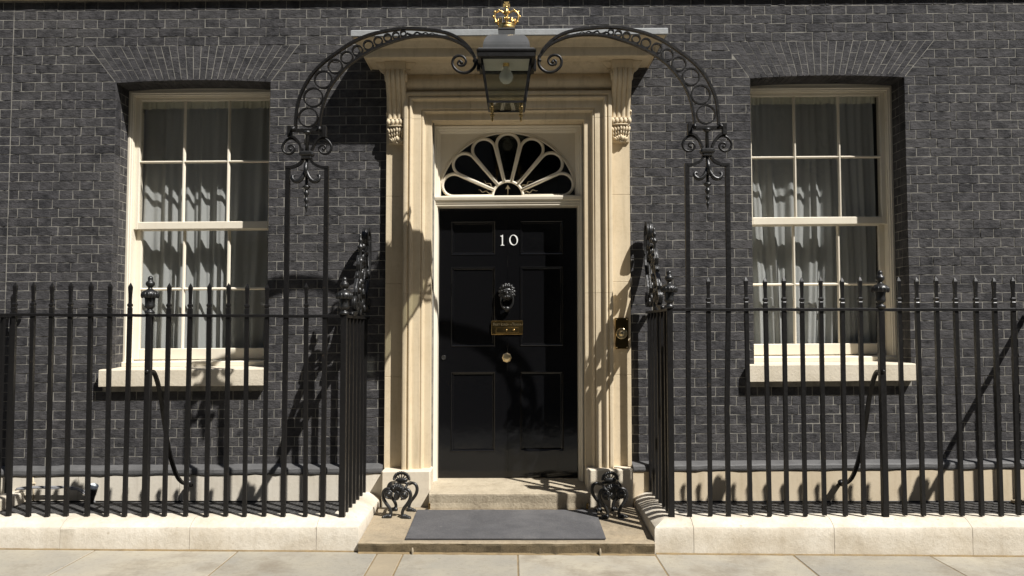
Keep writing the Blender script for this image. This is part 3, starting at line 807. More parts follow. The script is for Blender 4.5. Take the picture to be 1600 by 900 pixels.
for k in range(nP):
    a_ = pi*(k+.5)/nP; half = pi/nP/2
    ccx, ccz = ell(rc, a_)
    R_ = FR*rp
    pts = []
    # petal: from the hub along one side, round the head, back down the other side
    tx, tz = cos(a_), sin(a_); nx_, nz_ = -tz, tx
    s1 = ell(hubr, a_-half*.93); s2 = ell(hubr, a_+half*.93)
    head = []
    for i in range(17):
        b_ = -pi/2-.23+(pi+.46)*i/16; head.append((ccx+R_*(tx*cos(b_)+nx_*sin(b_)), ccz+R_*(tz*cos(b_)+nz_*sin(b_))*.98))
    path = [s1]+head+[s2]
    path = [(x, yb, max(z, FCZ+.004)) for x, z in path]
    bars.ribbon(path, .020, .0245, (0,1,0)); bars.tube([(x, y-.010, z) for x, y, z in path], .0095, 6)
bars.build('fanlight_bars', 'wood', dframe, tilt=True)
hb = MB(); hb.box(FCX-FR, FCX+FR, yb+.006, yb+.010, FCZ-.002, FCZ+FH); hb.build('fanlight_pane', 'glass_dark', dframe, tilt=True)
# little lead flames and arrow on the glass
orn = MB()
for k in range(8):
    a_ = pi*(k+.5)/8 if False else pi*k/7*.86+pi*.07
    pts = []
    for i in range(9):
        r_ = .25+.20*i/8; w_ = .012*sin(i*1.5)*(1-.3*i/8); x, z = ell(r_, a_); pts.append((x-sin(a_)*w_, yb-.001, z+cos(a_)*w_))
    orn.tube(pts, [.0075*(1-i/9.5) for i in range(9)], 5)
orn.tube([(FCX, yb, FCZ+.01), (FCX, yb, FCZ+.085)], .004, 5); orn.ext([(FCX-.022, FCZ+.062), (FCX, FCZ+.10), (FCX+.022, FCZ+.062), (FCX, FCZ+.070)], yb-.002, yb+.002)
M['leadgold'] = mat_stone('tarnished_lead', (.13,.10,.05,1), (.16,.13,.08,1), (.08,.06,.04,1), .5)
orn.build('lead_ornament', 'leadgold', dframe, tilt=True)
# hall behind
mb = MB(); mb.box(-.62, .56, .27, 3.0, .2, 3.5); mb.f = mb.f[:2]+mb.f[3:]; mb.sm = mb.sm[:5]; mb.build('hall', 'room', dframe, fix=False)
mb = MB(); mb.box(-.8,-.655,.10,.32,.2,3.45); mb.box(.590,.75,.10,.32,.2,3.45); mb.box(-.8,.75,.10,.32,3.305,3.45); mb.build('lining', 'stone', dframe, tilt=True)

# ------------------------------------------------------------------ the door
DY = .20; DB = .300
dm = MB()
dm.box(DOORX0, DOORX1, DY+.012, DY+.06, DB, DTOP-.002)
PX = [(-.524, -.141), (.068, .442)]; PZ = [(2.206, 2.501), (1.418, 2.106), (.524, 1.204)]
xs_ = [DOORX0+.003, PX[0][0], PX[0][1], -.040, -.033, PX[1][0], PX[1][1], DOORX1-.003]
zs_ = [DB+.004, PZ[2][0], PZ[2][1], PZ[1][0], PZ[1][1], PZ[0][0], PZ[0][1], DTOP-.006]
for i in range(len(xs_)-1):
    for j in range(len(zs_)-1):
        cx, cz = (xs_[i]+xs_[i+1])/2, (zs_[j]+zs_[j+1])/2
        if i == 3: continue
        if any(a_ < cx < b_ for a_, b_ in PX) and any(a_ < cz < b_ for a_, b_ in PZ): continue
        dm.add([(xs_[i],DY,zs_[j]),(xs_[i+1],DY,zs_[j]),(xs_[i+1],DY,zs_[j+1]),(xs_[i],DY,zs_[j+1])], [(0,1,2,3)])
dm.bbox(-.0395, -.0335, DY-.0015, DY+.01, DB+.005, DTOP-.007, .001)
door = dm.build('door', 'door', H, tilt=True, fix=False, label='glossy black six panel front door with brass furniture')
for xa, xb in PX:
    for za, zb in PZ:
        pm = MB()
        Pq = [(xa,DY,za),(xa,DY,zb),(xb,DY,zb),(xb,DY,za),(xa,DY,za)]; Uq = [(1,0,1),(1,0,-1),(-1,0,-1),(-1,0,1),(1,0,1)]
        pm.sweep(Pq, Uq, [(0,1,0)]*5, [(0,0),(.002,-.004),(.007,-.0055),(.011,-.003),(.014,.004),(.022,.006),(.026,.011)])
        pm.add([(xa+.026,DY+.011,za+.026),(xb-.026,DY+.011,za+.026),(xb-.026,DY+.011,zb-.026),(xa+.026,DY+.011,zb-.026)], [(0,1,2,3)])
        pm.build('door_panel', 'door', door, tilt=True)
# number 10
nb = MB(); y1 = DY-.006
x, z = -.085, 2.281                       # 1
nb.ext([(x-.020,z+.092),(x-.019,z+.088),(x-.010,z+.088),(x-.0045,z+.080),(x-.0045,z+.012),(x-.010,z+.005),(x-.018,z+.003),(x-.018,z),(x+.020,z),(x+.020,z+.003),(x+.012,z+.005),(x+.0055,z+.012),(x+.0055,z+.103),(x+.003,z+.103),(x-.006,z+.097)], y1, DY)
nb.v = [(-.083+(x_+.085)*.9, y_, 2.333+(z_-2.333)*.9) for x_, y_, z_ in nb.v]; nb.build('house_number', 'white', door, tilt=True)
nb = MB(); cx0, cz0 = .014, 2.333; v = []; f = []; nn = 40; th = radians(-16)
for i in range(nn):
    a_ = 2*pi*i/nn
    ox_, oz_ = .041*cos(a_), .051*sin(a_); ix, iz = .0295*cos(a_), .0465*sin(a_)
    ix, iz = ix*cos(.28)-iz*sin(.28)*.55, iz*.96+ix*.10
    v += [(cx0+ox_, y1, cz0+oz_), (cx0+ix, y1, cz0+iz), (cx0+ox_, DY, cz0+oz_), (cx0+ix, DY, cz0+iz)]
for i in range(nn):
    q, r_ = i*4, ((i+1) % nn)*4; f += [(q, r_, r_+1, q+1), (q, q+2, r_+2, r_), (q+1, r_+1, r_+3, q+3)]
nb.add(v, f); nb.v = [(.014+(x_-.014)*.92, y_, 2.333+(z_-2.333)*.9) for x_, y_, z_ in nb.v]; nb.build('house_number', 'white', door, tilt=True)
# lion head knocker
kn = MB(); kx, kz = -.043, 1.872
kn.ball((kx, DY-.03, kz), (.060, .036, .062), 20, 12)
for i in range(15):
    a_ = 2*pi*i/15
    if sin(a_) < -.75: continue
    for rr, sz_ in ((.060, .019), (.046, .017)):
        kn.ball((kx+rr*cos(a_+rr*9), DY-.026-(.07-rr)*.5, kz+.006+rr*1.12*sin(a_+rr*9)), (sz_*.8, .018, sz_), 8, 6, Matrix.Rotation(-a_+pi/2, 3, 'Y'))
kn.ball((kx, DY-.072, kz-.006), (.016, .022, .026), 10, 8); kn.ball((kx, DY-.076, kz-.030), (.021, .018, .014), 10, 8)
for sx in (-1, 1):
    kn.ball((kx+sx*.021, DY-.066, kz+.012), (.010, .009, .007), 8, 6); kn.ball((kx+sx*.023, DY-.065, kz+.025), (.016, .010, .007), 8, 6)
    kn.ball((kx+sx*.016, DY-.080, kz-.032), (.013, .012, .011), 8, 6); kn.ball((kx+sx*.043, DY-.04, kz+.045), (.013, .012, .014), 8, 6)
kn.ball((kx, DY-.07, kz-.048), (.013, .013, .011), 8, 6)
for i in range(5): kn.ball((kx+(i-2)*.017, DY-.045, kz+.062-.004*abs(i-2)), (.012, .02, .02), 8, 6)
knk = kn.build('door_knocker', 'cast', door, tilt=True, label='black lion head knocker with hanging ring')
rg = MB(); pts = [(kx-.045, DY-.045, kz-.012), (kx-.052, DY-.045, kz-.05), (kx-.048, DY-.043, kz-.09), (kx-.030, DY-.04, kz-.122), (kx, DY-.038, kz-.135), (kx+.030, DY-.04, kz-.122), (kx+.048, DY-.043, kz-.09), (kx+.052, DY-.045, kz-.05), (kx+.045, DY-.045, kz-.012)]
pts = smoothpath(pts, 4); m_ = len(pts); rg.tube(pts, [.0065+.0045*sin(pi*i/(m_-1)) for i in range(m_)], 8)
rg.ball((kx, DY-.040, kz-.132), (.026, .02, .021), 12, 8); rg.ball((kx, DY-.02, kz-.150), (.018, .02, .012), 10, 6)
rg.build('knocker_ring', 'cast', door, tilt=True)
# letter plate with engraved words
lp = MB(); xa, xb, za, zb = -.177, .093, 1.518, 1.638
lp.bbox(xa, xb, DY-.010, DY, za, zb, .003)
lp.sweep([(xa+.006,DY-.010,za+.006),(xa+.006,DY-.010,zb-.006),(xb-.006,DY-.010,zb-.006),(xb-.006,DY-.010,za+.006),(xa+.006,DY-.010,za+.006)], [(1,0,1),(1,0,-1),(-1,0,-1),(-1,0,1),(1,0,1)], [(0,1,0)]*5, [(0,.001),(.001,-.0025),(.004,-.0025),(.005,.001)])
plate = lp.build('letter_plate', 'brass', door, tilt=True)
fl = MB(); fl.bbox(xa+.040, xb-.036, DY-.0145, DY-.010, za+.013, za+.060, .003)
fl.ball((-.046, DY-.017, za+.036), (.007, .006, .010), 8, 6); fl.ball((.015, DY-.018, za+.040), (.012, .008, .010), 8, 6)
fl.build('letter_flap', 'brass', door, tilt=True)
def text(body, size, x, y, z, mat, parent, name, ysc=1):
    cu = bpy.data.curves.new('lettering', 'FONT'); cu.body = body; cu.size = size; cu.extrude = .0006; cu.align_x = 'CENTER'; cu.offset = size*.012
    ob = bpy.data.objects.new('lettering_curve', cu); COL.objects.link(ob)
    me = bpy.data.meshes.new_from_object(ob); bpy.data.objects.remove(ob); bpy.data.curves.remove(cu)
    me.transform(Matrix.Translation((x, y, z+SLOPE*x)) @ Matrix.Rotation(pi/2, 4, 'X')); me.materials.clear(); me.materials.append(M[mat]); me.name = name
    return link(name, me, parent)
lb = -.042; ty = DY-.0108; tz = za+.078
text('F', .034, -.156, ty, tz, 'brass_pale', door, 'lettering'); text('IRST', .025, -.127, ty, tz, 'brass_pale', door, 'lettering')
text('L', .034, -.089, ty, tz, 'brass_pale', door, 'lettering'); text('ORD', .025, -.062, ty, tz, 'brass_pale', door, 'lettering')
text('OF THE', .014, -.020, ty, tz+.002, 'brass_pale', door, 'lettering')
text('T', .034, .010, ty, tz, 'brass_pale', door, 'lettering'); text('REASURY', .0215, .051, ty, tz, 'brass_pale', door, 'lettering')
# octagonal knob, spyhole-like lock
kb = MB(); kb.lathe([(.014,0),(.014,.02),(.020,.026),(.040,.034),(.043,.042),(.040,.050),(.034,.054),(.031,.052),(.030,.056),(.016,.060),(.0001,.061)], (-.044, DY, 1.322), 8, smooth=False, axis='Y')
kb.build('doorknob', 'brass_pale', door, tilt=True)
kb = MB(); kb.lathe([(.020,0),(.020,.004),(.017,.006),(.013,.003),(.0001,.003)], (-.586, DY, 1.325), 16, axis='Y'); kb.build('lock', 'cast', door, tilt=True)
# bell plate on the right pilaster
bp_ = MB(); bp_.bbox(.853, .962, -.070, -.056, 1.395, 1.652, .003)
bell = bp_.build('bell_plate', 'brass_dark', H, tilt=True)
bb_ = MB(); bcx, bcz = .905, 1.522
bb_.lathe([(.046,0),(.046,.005),(.041,.009),(.037,.006),(.033,.009),(.026,.006),(.021,.006),(.020,.012),(.014,.016),(.0001,.018)], (bcx, -.070, bcz), 28, axis='Y'); bb_.build('bell_push', 'brass_pale', bell, tilt=True)
for sx in (-1, 1):
    for sz in (-1, 1):
        q = MB(); q.ball((.9075+sx*.043, -.071, 1.5235+sz*.116), .0055, 8, 6); q.build('screw', 'brass_pale', bell, tilt=True)

# ------------------------------------------------------------------ steps, doormat
def rough_block(name, top, face, x0, x1, y0, y1, zb, z_of, parent=None, jit=.004, lip=0):
    """stone step whose front face is rough: separate materials for tread and face"""
    mb = MB(); seg = 60; P = [(x0+(x1-x0)*i/seg, 0, 0) for i in range(seg+1)]
    zf, zk = z_of
    prof = [(y0+.012, zb), (y0+.004, zb+(zf-zb)*.3), (y0+.006, zb+(zf-zb)*.55), (y0, zf-.018), (y0+.002, zf-.007), (y0+.012, zf), (y0+.05, zf+.001), (y1, zk), (y1, zb)]
    v = []
    for i, p in enumerate(P):
        for j, (y, z) in enumerate(prof):
            q = Vector((p[0], y, z))
            k = (1 if j <= 3 else .35 if j <= 5 else .1)
            if j in (0,): k = .3
            d = noise.noise_vector(q*9)*jit*k+noise.noise_vector(q*31)*jit*.6*k
            v.append(q+Vector((0 if i in (0, seg) else d.x, d.y, d.z*.6)))
    n = len(prof); f = []; 
    for i in range(seg):
        for j in range(n): f.append((i*n+j, i*n+(j+1)%n, (i+1)*n+(j+1)%n, (i+1)*n+j))
    f.append(tuple(range(n-1,-1,-1))); f.append(tuple(seg*n+j for j in range(n)))
    mb.add(v, f)
    o = mb.build(name, top, parent)
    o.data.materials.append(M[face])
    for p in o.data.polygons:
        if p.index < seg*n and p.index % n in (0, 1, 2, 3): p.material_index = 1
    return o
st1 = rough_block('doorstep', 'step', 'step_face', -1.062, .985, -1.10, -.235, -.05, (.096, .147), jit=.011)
tag(st1, 'wide worn brown stone step lying under the grey doormat', 'step')
st2 = rough_block('doorstep', 'step_pale', 'step_pale', -.655, .603, -.30, .26, .10, (.272, .300), jit=.003)
tag(st2, 'narrow upper stone step directly below the black door', 'step')
mb = MB(); nx, ny = 40, 24; v = []
for k in range(2):
    for j in range(ny+1):
        for i in range(nx+1):
            x = -.742+1.396*i/nx; y = -1.045+.70*j/ny; z = .099+(y+1.1)/.865*.051+.0035
            e = min(i, nx-i, j*1.5, (ny-j)*1.5)
            z += .0018*noise.noise(Vector((x*4, y*4, 0)))+(.006 if k == 0 else -.0018)
            if i < 2 and j < 4 and k == 0: z += .002
            v.append((x, y, z))
n_ = nx+1; f = [(j*n_+i, j*n_+i+1, (j+1)*n_+i+1, (j+1)*n_+i) for j in range(ny) for i in range(nx)]
oo = (nx+1)*(ny+1); f += [(oo+j*n_+i, oo+(j+1)*n_+i, oo+(j+1)*n_+i+1, oo+j*n_+i+1) for j in range(ny) for i in range(nx)]
for i in range(nx): f += [(i, oo+i, oo+i+1, i+1), (ny*n_+i, ny*n_+i+1, oo+ny*n_+i+1, oo+ny*n_+i)]
for j in range(ny): f += [(j*n_, (j+1)*n_, oo+(j+1)*n_, oo+j*n_), (j*n_+nx, oo+j*n_+nx, oo+(j+1)*n_+nx, (j+1)*n_+nx)]
mb.add(v, f, False); tag(mb.build('doormat', 'mat'), 'flat grey rubber doormat lying on the wide lower step', 'doormat')
# small brass lugs by the steps
for (x, y, z, lab) in ((-.685, -1.112, .004, 'small rusty lug at the foot of the lower step, left of centre'), (.606, -1.112, .0, 'small rusty lug at the foot of the lower step, right of centre'),
                  (-.650, -.318, .152, 'small brass lug on the step beside the left door pedestal'), (.594, -.318, .152, 'small brass lug on the step beside the right door pedestal')):
    mb = MB(); hgt = .062 if z < .1 else .05
    mb.lathe([(.0075,0),(.0085,.008),(.006,.02),(.009,.032),(.0085,.044),(.005,hgt-.004),(.001,hgt)], (x, y, z), 10); mb.box(x-.003, x+.003, y, y+.03, z+.01, z+hgt-.012)
    tag(mb.build('lug', 'brass_dark' if z > .1 else 'slab_brown'), lab, 'lug', 'little lugs fixed at the doorsteps')

# ------------------------------------------------------------------ stone kerbs under the railings
def kerb(side):
    if side < 0:
        K = thing('stone_kerb', (-2.6, -.97, .02), 'pale stone kerb carrying the iron railing left of the doorstep', 'kerb', 'stone kerbs under the railings')
        xo, xi, xe_o, xe_i = -1.066, -1.315, -4.20, -3.95; js_ = [-3.14, -2.24, -1.36]
    else:
        K = thing('stone_kerb', (2.7, -.97, .0), 'pale stone kerb carrying the iron railing right of the doorstep', 'kerb', 'stone kerbs under the railings')
        xo, xi, xe_o, xe_i = .990, 1.235, 4.43, 4.18; js_ = [1.262, 2.24, 3.2]
    s = side
    top = .238
    prof = [(0, -.08), (0, .06), (.001, .12), (.002, .178), (.007, .190), (.016, .197), (.060, .222), (.095, .235), (.12, top), (.215, top), (.222, top-.008), (.224, -.08)]   # (inward, z)
    def strip(P, U, nm='coping_stone'):
        mb = MB(); pts = []; us = []
        for i in range(len(P)-1):
            a_, c_ = Vector(P[i]), Vector(P[i+1]); ua, uc = Vector(U[i]), Vector(U[i+1]); n = max(2, int((c_-a_).length/.025))
            for k in range(n):
                t = k/n; pts.append(a_.lerp(c_, t)); us.append(ua.lerp(uc, t) if (ua-uc).length < .3 else None)
        pts.append(Vector(P[-1])); us.append(Vector(U[-1]))
        return pts, us
    def straight(p0, p1, u0, u1=None, nm='coping_stone'):
        u1 = u1 or u0
        mb = MB(); n = max(3, int((Vector(p1)-Vector(p0)).length/.03)); Pp = []; Uu = []
        for i in range(n+1):
            t = i/n; Pp.append(Vector(p0).lerp(Vector(p1), t)); Uu.append(Vector(u0).lerp(Vector(u1), t))
        mb.sweep(Pp, Uu, [(0,0,1)]*(n+1), prof, closed=True, jit=.0032)
        mb.sm = [True]*(len(mb.sm)-2)+[False]*2; mb.sharp = 24
        o = mb.build(nm, 'stone_kerb', K)
        return o
    YF = -1.062; g_ = .0016
    # corner stone: mitred L
    def corner(xc, xend, yend, sgn):      # xc outer corner, front leg towards xend, return leg to yend; sgn = inward direction in x
        mb = MB(); P = []; U = []
        n1 = 14; n2 = 26
        for i in range(n1): t = i/n1; P.append(Vector((xend+(xc-xend)*t, YF, 0))); U.append(Vector((0+sgn*0, 1, 0)))
        # the mitre slides: keep leg profiles parallel by lerping only at corner
        P.append(Vector((xc, YF, 0))); U.append(Vector((sgn, 1, 0)))
        for i in range(1, n2+1): t = i/n2; P.append(Vector((xc, YF+(yend-YF)*t, 0))); U.append(Vector((sgn, 0, 0)))
        # first ring after corner must clear the mitre
        P2, U2 = [], []
        for p, u in zip(P, U):
            if u.x == 0 and abs(p.x-xc) < .23: continue
            if u.y == 0 and p.y-YF < .23: continue
            P2.append(p); U2.append(u)
        mb.sweep(P2, U2, [(0,0,1)]*len(P2), prof, closed=True, jit=.0032); mb.sm = [True]*(len(mb.sm)-2)+[False]*2; mb.sharp = 24
        mb.build('coping_stone', 'stone_kerb', K)
    if side < 0:
        xsj = [xe_o+.45]+js_
        corner(xo, js_[-1]+g_, -.008, -1)
        for i in range(len(xsj)-1): straight((xsj[i]+g_, YF, 0), (xsj[i+1]-g_, YF, 0), (0,1,0))
        corner(xe_o, xsj[0]-g_, -.08, 1)
    else:
        xsj = js_+[xe_o-.45]
        corner(xo, js_[0]-g_-.0, -.08, 1)
        for i in range(len(xsj)-1): straight((xsj[i]+g_, YF, 0), (xsj[i+1]-g_, YF, 0), (0,1,0))
        corner(xe_o, xsj[-1]+g_, -.08, -1)
    return K
kerb(-1); kerb(1)

# gratings over the basement areas
for side, (x0, x1) in zip((-1, 1), ((-3.955, -1.31), (1.23, 4.185))):
    G = thing('area_grating', ((x0+x1)/2, -.45, .16), 'black iron grating over the basement area '+('left' if side < 0 else 'right')+' of the door', 'grating', 'gratings over the basement areas')
    z = .158; mb = MB()
    mb.bbox(x0, x1, -.083, -.058, z-.03, z+.008, .003); mb.bbox(x0, x1, -.838, -.815, z-.03, z+.006, .003)
    mb.bbox(x0, x0+.02, -.81, -.085, z-.03, z+.006, .003); mb.bbox(x1-.02, x1, -.81, -.085, z-.03, z+.006, .003); mb.build('grating_frame', 'iron', G)
    mb = MB(); y = -.80
    while y < -.09: mb.box(x0+.02, x1-.02, y, y+.007, z-.022, z); y += .030
    x = x0+.05
    while x < x1-.03:
        mb.box(x, x+.006, -.81, -.085, z-.014, z-.002); x += .06
    mb.build('grating_bars', 'worn_iron', G, kind='stuff', fix=False)

# ------------------------------------------------------------------ iron railings
URN = [(65,640),(68,622),(62,600),(40,590),(36,575),(55,560),(68,545),(70,530),(68,512),(66,500),(70,440),(72,428),(60,420),(98,412),(114,398),(120,372),(112,345),(90,322),(60,308),(42,296),(30,284),(29,270),(44,258),(58,240),(63,222),(58,198),(40,182),(33,172),(36,150),(34,132),(22,116),(6,108),(0.5,106)]
URNP = [(r*.000505, (645-z)*.000512) for r, z in URN]
def bar_mesh(zr, zb, w=.0275):
    """square bar with collar and spear tip, local origin on the rail line"""
    mb = MB(); h = w/2
    def sq(h_, z): return [(-h_,-h_,z),(h_,-h_,z),(h_,h_,z),(-h_,h_,z)]
    rings = [(h, zb-zr), (h*.96, (zb-zr)*.5), (h, -.004), (h*.95, .012), (h*.95, .052), (h*.75, .057), (h*.75, .062), (h*1.08, .068), (h*1.08, .080), (h*.7, .086), (h*.66, .100), (h*.72, .15), (h*.93, .200), (h*.9, .206), (h*.55, .219), (.0008, .236)]
    v = []; f = []
    for h_, z in rings: v += sq(h_, z)
    for i in range(len(rings)-1):
        for k in range(4): f.append((i*4+k, i*4+(k+1)%4, (i+1)*4+(k+1)%4, (i+1)*4+k))
    f.append((3,2,1,0)); mb.add(v, f)
    return mb.mesh('bar', 'iron')
def spiral(cy, cz, r0, turns, a0, sgn=1, n=22, rmin=.15):
    return [(cy+r0*(1-(1-rmin)*i/n)*cos(a0+sgn*2*pi*turns*i/n), cz+r0*(1-(1-rmin)*i/n)*sin(a0+sgn*2*pi*turns*i/n)) for i in range(n+1)]
def scroll_panel(parent, X, zr, side):
    """cast scrollwork standing on the return rail, rising to the wall"""
    def rib(pts, wn=.034, wt=.026, nm='scroll', taper=None):
        mb = MB(); pp = smoothpath([(X, a_, zr+b_) for a_, b_ in pts], 2)
        mb.ribbon(pp, wn, wt, (1,0,0), taper); mb.tube([(X, p.y, p.z) for p in pp], wt*.62, 6)
        return mb.build(nm, 'cast', parent)
    # tall S beside the wall: base volute, stem, big top curl
    rib(list(reversed(spiral(-.135, .105, .075, 1.1, pi*1.0, 1, 14)))+[(-.195,.19),(-.13,.30),(-.075,.42),(-.055,.53),(-.06,.62)]+spiral(-.155, .635, .098, 1.15, 0, 1, 16), .050, .028)
    # middle C scrolls
    rib(list(reversed(spiral(-.30, .10, .080, 1.2, pi*.5, -1, 14)))+[(-.27,.24),(-.23,.36),(-.22,.44)]+spiral(-.275, .46, .055, 1.2, 0, 1, 12), .034, .020)
    # long raking scroll down to the urn
    rib(list(reversed(spiral(-.60, .085, .060, 1.1, pi*.2, 1, 12)))+[(-.60,.18),(-.53,.27),(-.46,.36),(-.42,.42)], .034, .028)
    rib(list(reversed(spiral(-.50, .30, .045, 1.2, 0, 1, 12)))+[(-.50,.40),(-.46,.47)], .03, .016)
    rib(list(reversed(spiral(-.46, .10, .066, 1.1, pi, -1, 12)))+[(-.52,.06),(-.62,.02),(-.74,.008)], .034, .028)
    rib(list(reversed(spiral(-.13, .35, .050, 1.2, pi*.5, 1, 12)))+[(-.16,.44),(-.24,.50),(-.33,.52)], .03, .016)
    mb = MB()
    mb.lathe([(.016,0),(.018,.04),(.012,.06),(.012,.24),(.030,.26),(.034,.275),(.018,.29),(.012,.31),(.014,.40),(.030,.42),(.036,.435),(.020,.45),(.011,.47),(.011,.52),(.024,.535),(.026,.548),(.012,.56),(.010,.575),(.018,.59),(.018,.602),(.007,.615),(.010,.632),(.001,.655)], (X, -.41, zr), 12)
    for (a_, b_, r_) in ((-.35,.34,.020),(-.47,.30,.018),(-.35,.24,.02),(-.30,.56,.018),(-.38,.39,.024),(-.44,.20,.02)):
        mb.ball((X, a_, zr+b_), (.022, r_, r_*1.3), 8, 6)
    mb.build('baluster', 'cast', parent)
    lf = MB()
    for k in range(9):
        t = k/8; y, z = -.62+.5*t, .10+.42*t
        lf.ball((X, y, zr+z), (.014, .016, .034), 8, 6, Matrix.Rotation(.8-1.2*(k % 2), 3, 'X'))
    lf.build('leaf', 'cast', parent)
def stay(parent, xp, zr, dx):
    mb = MB()
    pts = smoothpath([(xp, -.93, 1.262), (xp+dx*.3, -.86, 1.262), (xp+dx*.6, -.785, 1.21), (xp+dx, -.69, 1.08), (xp+dx, -.61, .87), (xp+dx, -.51, .63), (xp+dx, -.37, .43), (xp+dx*.9, -.23, .335), (xp+dx*.8, -.05, .285)], 4)
    mb.ribbon(pts, .030, .016, (1,0,0))
    mb.tube([(xp+dx*.8, -.15, .325), (xp+dx*.8, -.13, .32)], .028, 10); mb.tube([(xp+dx*.8, -.10, .30), (xp+dx*.8, -.05, .285)], .016, 8)
    mb.ball((xp, -.96, 1.265), .014, 8, 6)
    mb.build('back_stay', 'iron', parent)
def railing(side):
    if side < 0:
        R = thing('iron_railing', (-2.6, -.94, .24), 'black spiked iron railing in front of the window left of the door', 'railing', 'iron railings either side of the door')
        zr0, zr1 = 1.672, 1.658; xa, xb = -4.10, -1.206
        bars_ = [-3.988,-3.85,-3.715,-3.577,-3.443,-3.31,-3.176,-3.029,-2.891,-2.748,-2.467,-2.315,-2.177,-2.039,-1.906,-1.763,-1.479]
        posts = [-2.605]; post_all = [xa, -2.605, xb]; end_x = xa; cor_x = xb
    else:
        R = thing('iron_railing', (2.7, -.94, .23), 'black spiked iron railing in front of the window right of the door', 'railing', 'iron railings either side of the door')
        zr0, zr1 = 1.706, 1.706; xa, xb = 1.132, 4.30
        bars_ = [1.413,1.685,1.823,1.956,2.085,2.223,2.375,2.504,2.785,2.914,3.052,3.19,3.337,3.471,3.604,3.742,3.88,4.02,4.16]
        post_all = [xa, 2.651, xb]; end_x = xb; cor_x = xa
    zr = lambda x: zr0+(zr1-zr0)*(x-xa)/(xb-xa)
    mb = MB(); n = 20
    mb.sweep([(xa+(xb-xa)*i/n, -.94, zr(xa+(xb-xa)*i/n)+.0015*sin(i*1.7)) for i in range(n+1)], [(0,1,0)]*(n+1), [(0,0,1)]*(n+1), [(-.021,-.010),(-.021,.008),(-.018,.011),(.018,.011),(.021,.008),(.021,-.010)], closed=True)
    mb.build('top_rail', 'iron', R)
    for xr, ye in ((cor_x, -.02), (end_x, -.02)):
        mb = MB(); xi = xr+(.025 if xr == cor_x and side < 0 else 0)
        mb.sweep([(xr, -.962, zr(xr)), (xr, ye, zr(xr)-.003)], [(1,0,0)]*2, [(0,0,1)]*2, [(-.021,-.0095),(-.021,.0085),(-.018,.0105),(.018,.0105),(.021,.0085),(.021,-.0095)], closed=True)
        mb.build('return_rail', 'iron', R)
    bm_ = bar_mesh(0, -1.46)
    for x in bars_:
        o = link('bar', bm_, R); o.location = Vector((x, -.94+rnd.uniform(-.002,.002), zr(x)+rnd.uniform(-.004,.004)))-R.location
        o.rotation_euler = (rnd.uniform(-.004,.004), rnd.uniform(-.0055,.0055)+(-.003 if side < 0 else .0), rnd.uniform(-.06,.06))
    mbb = MB(); mbb.box(-.0145,.0145,-.0145,.0145,-1.46,-.009); plain = mbb.mesh('return_bar', 'iron')
    for k in range(6):
        for xr in (cor_x, end_x):
            o = link('return_bar', plain, R); o.location = Vector((xr, -.94+.14*(k+1), zr(xr)))-R.location
    if side < 0:
        # one spike of the far return shows beside the frame's left edge
        o = link('bar', bm_, R); o.location = Vector((end_x-.012, -.10, zr(end_x)-.05))-R.location
    for x in post_all:
        mb = MB(); mb.bbox(x-.021, x+.021, -.961, -.919, .20, zr(x)-.010, .003)
        p_ = mb.build('post', 'iron', R)
        mb = MB(); mb.lathe(URNP, (x, -.94, zr(x)+.010), 22, flute=0)
        for k in range(14):
            a_ = 2*pi*k/14; mb.ball((x+.053*cos(a_), -.94+.053*sin(a_), zr(x)+.010+.135), (.011, .011, .022), 6, 6)
        mb.build('urn_finial', 'cast', R)
    stay(R, post_all[1], 0, -.02 if side < 0 else .02)
    scroll_panel(R, cor_x+(.012 if side < 0 else -.01), zr(cor_x)+.010, side)
railing(-1); railing(1)

# ------------------------------------------------------------------ wrought iron lamp arch
A_OUT = [(-1.539,3.039),(-1.534,3.143),(-1.521,3.228),(-1.494,3.307),(-1.435,3.416),(-1.352,3.51),(-1.241,3.595),(-1.134,3.666),(-1.008,3.722),(-.868,3.754),(-.746,3.767),(-.62,3.761),(-.493,3.746),(-.399,3.717),(-.324,3.669),(-.268,3.611),(-.235,3.549)]
A_IN = [(-1.365,3.038),(-1.352,3.146),(-1.33,3.24),(-1.285,3.344),(-1.216,3.438),(-1.146,3.509),(-1.053,3.574),(-.946,3.63),(-.82,3.677),(-.713,3.705),(-.605,3.714),(-.493,3.708),(-.399,3.683),(-.315,3.64),(-.259,3.582),(-.23,3.53)]
A_SQ = [(-.732,3.734),(-.708,3.724),(-.685,3.721),(-.662,3.74),(-.638,3.731),(-.619,3.728),(-.596,3.738),(-.573,3.726),(-.549,3.734),(-.526,3.725),(-.507,3.725)]
A_SC = [(-.235,3.559),(-.23,3.516),(-.24,3.478),(-.268,3.45),(-.305,3.436),(-.352,3.446),(-.389,3.479),(-.399,3.517),(-.385,3.55),(-.352,3.564),(-.319,3.555),(-.3,3.527),(-.31,3.498),(-.333,3.489),(-.356,3.498),(-.357,3.517),(-.343,3.527),(-.333,3.512)]
A_CI = [(-1.447,3.116,.072),(-1.411,3.262,.072),(-1.341,3.394,.066),(-1.254,3.490,.055),(-1.17,3.556,.047),(-1.093,3.606,.041),(-1.014,3.646,.038),(-.942,3.676,.034),(-.873,3.700,.031),(-.813,3.716,.028),(-.759,3.730,.024)]
YA = -.94; XA = -.036
AR = thing('lamp_arch', (XA, YA, .24), 'black wrought iron arch of rings spanning the doorway and holding the lantern', 'arch')
def at_(x, z, s): return (XA+(x if s < 0 else -x), YA, z+SLOPE*(XA+(x if s < 0 else -x)))
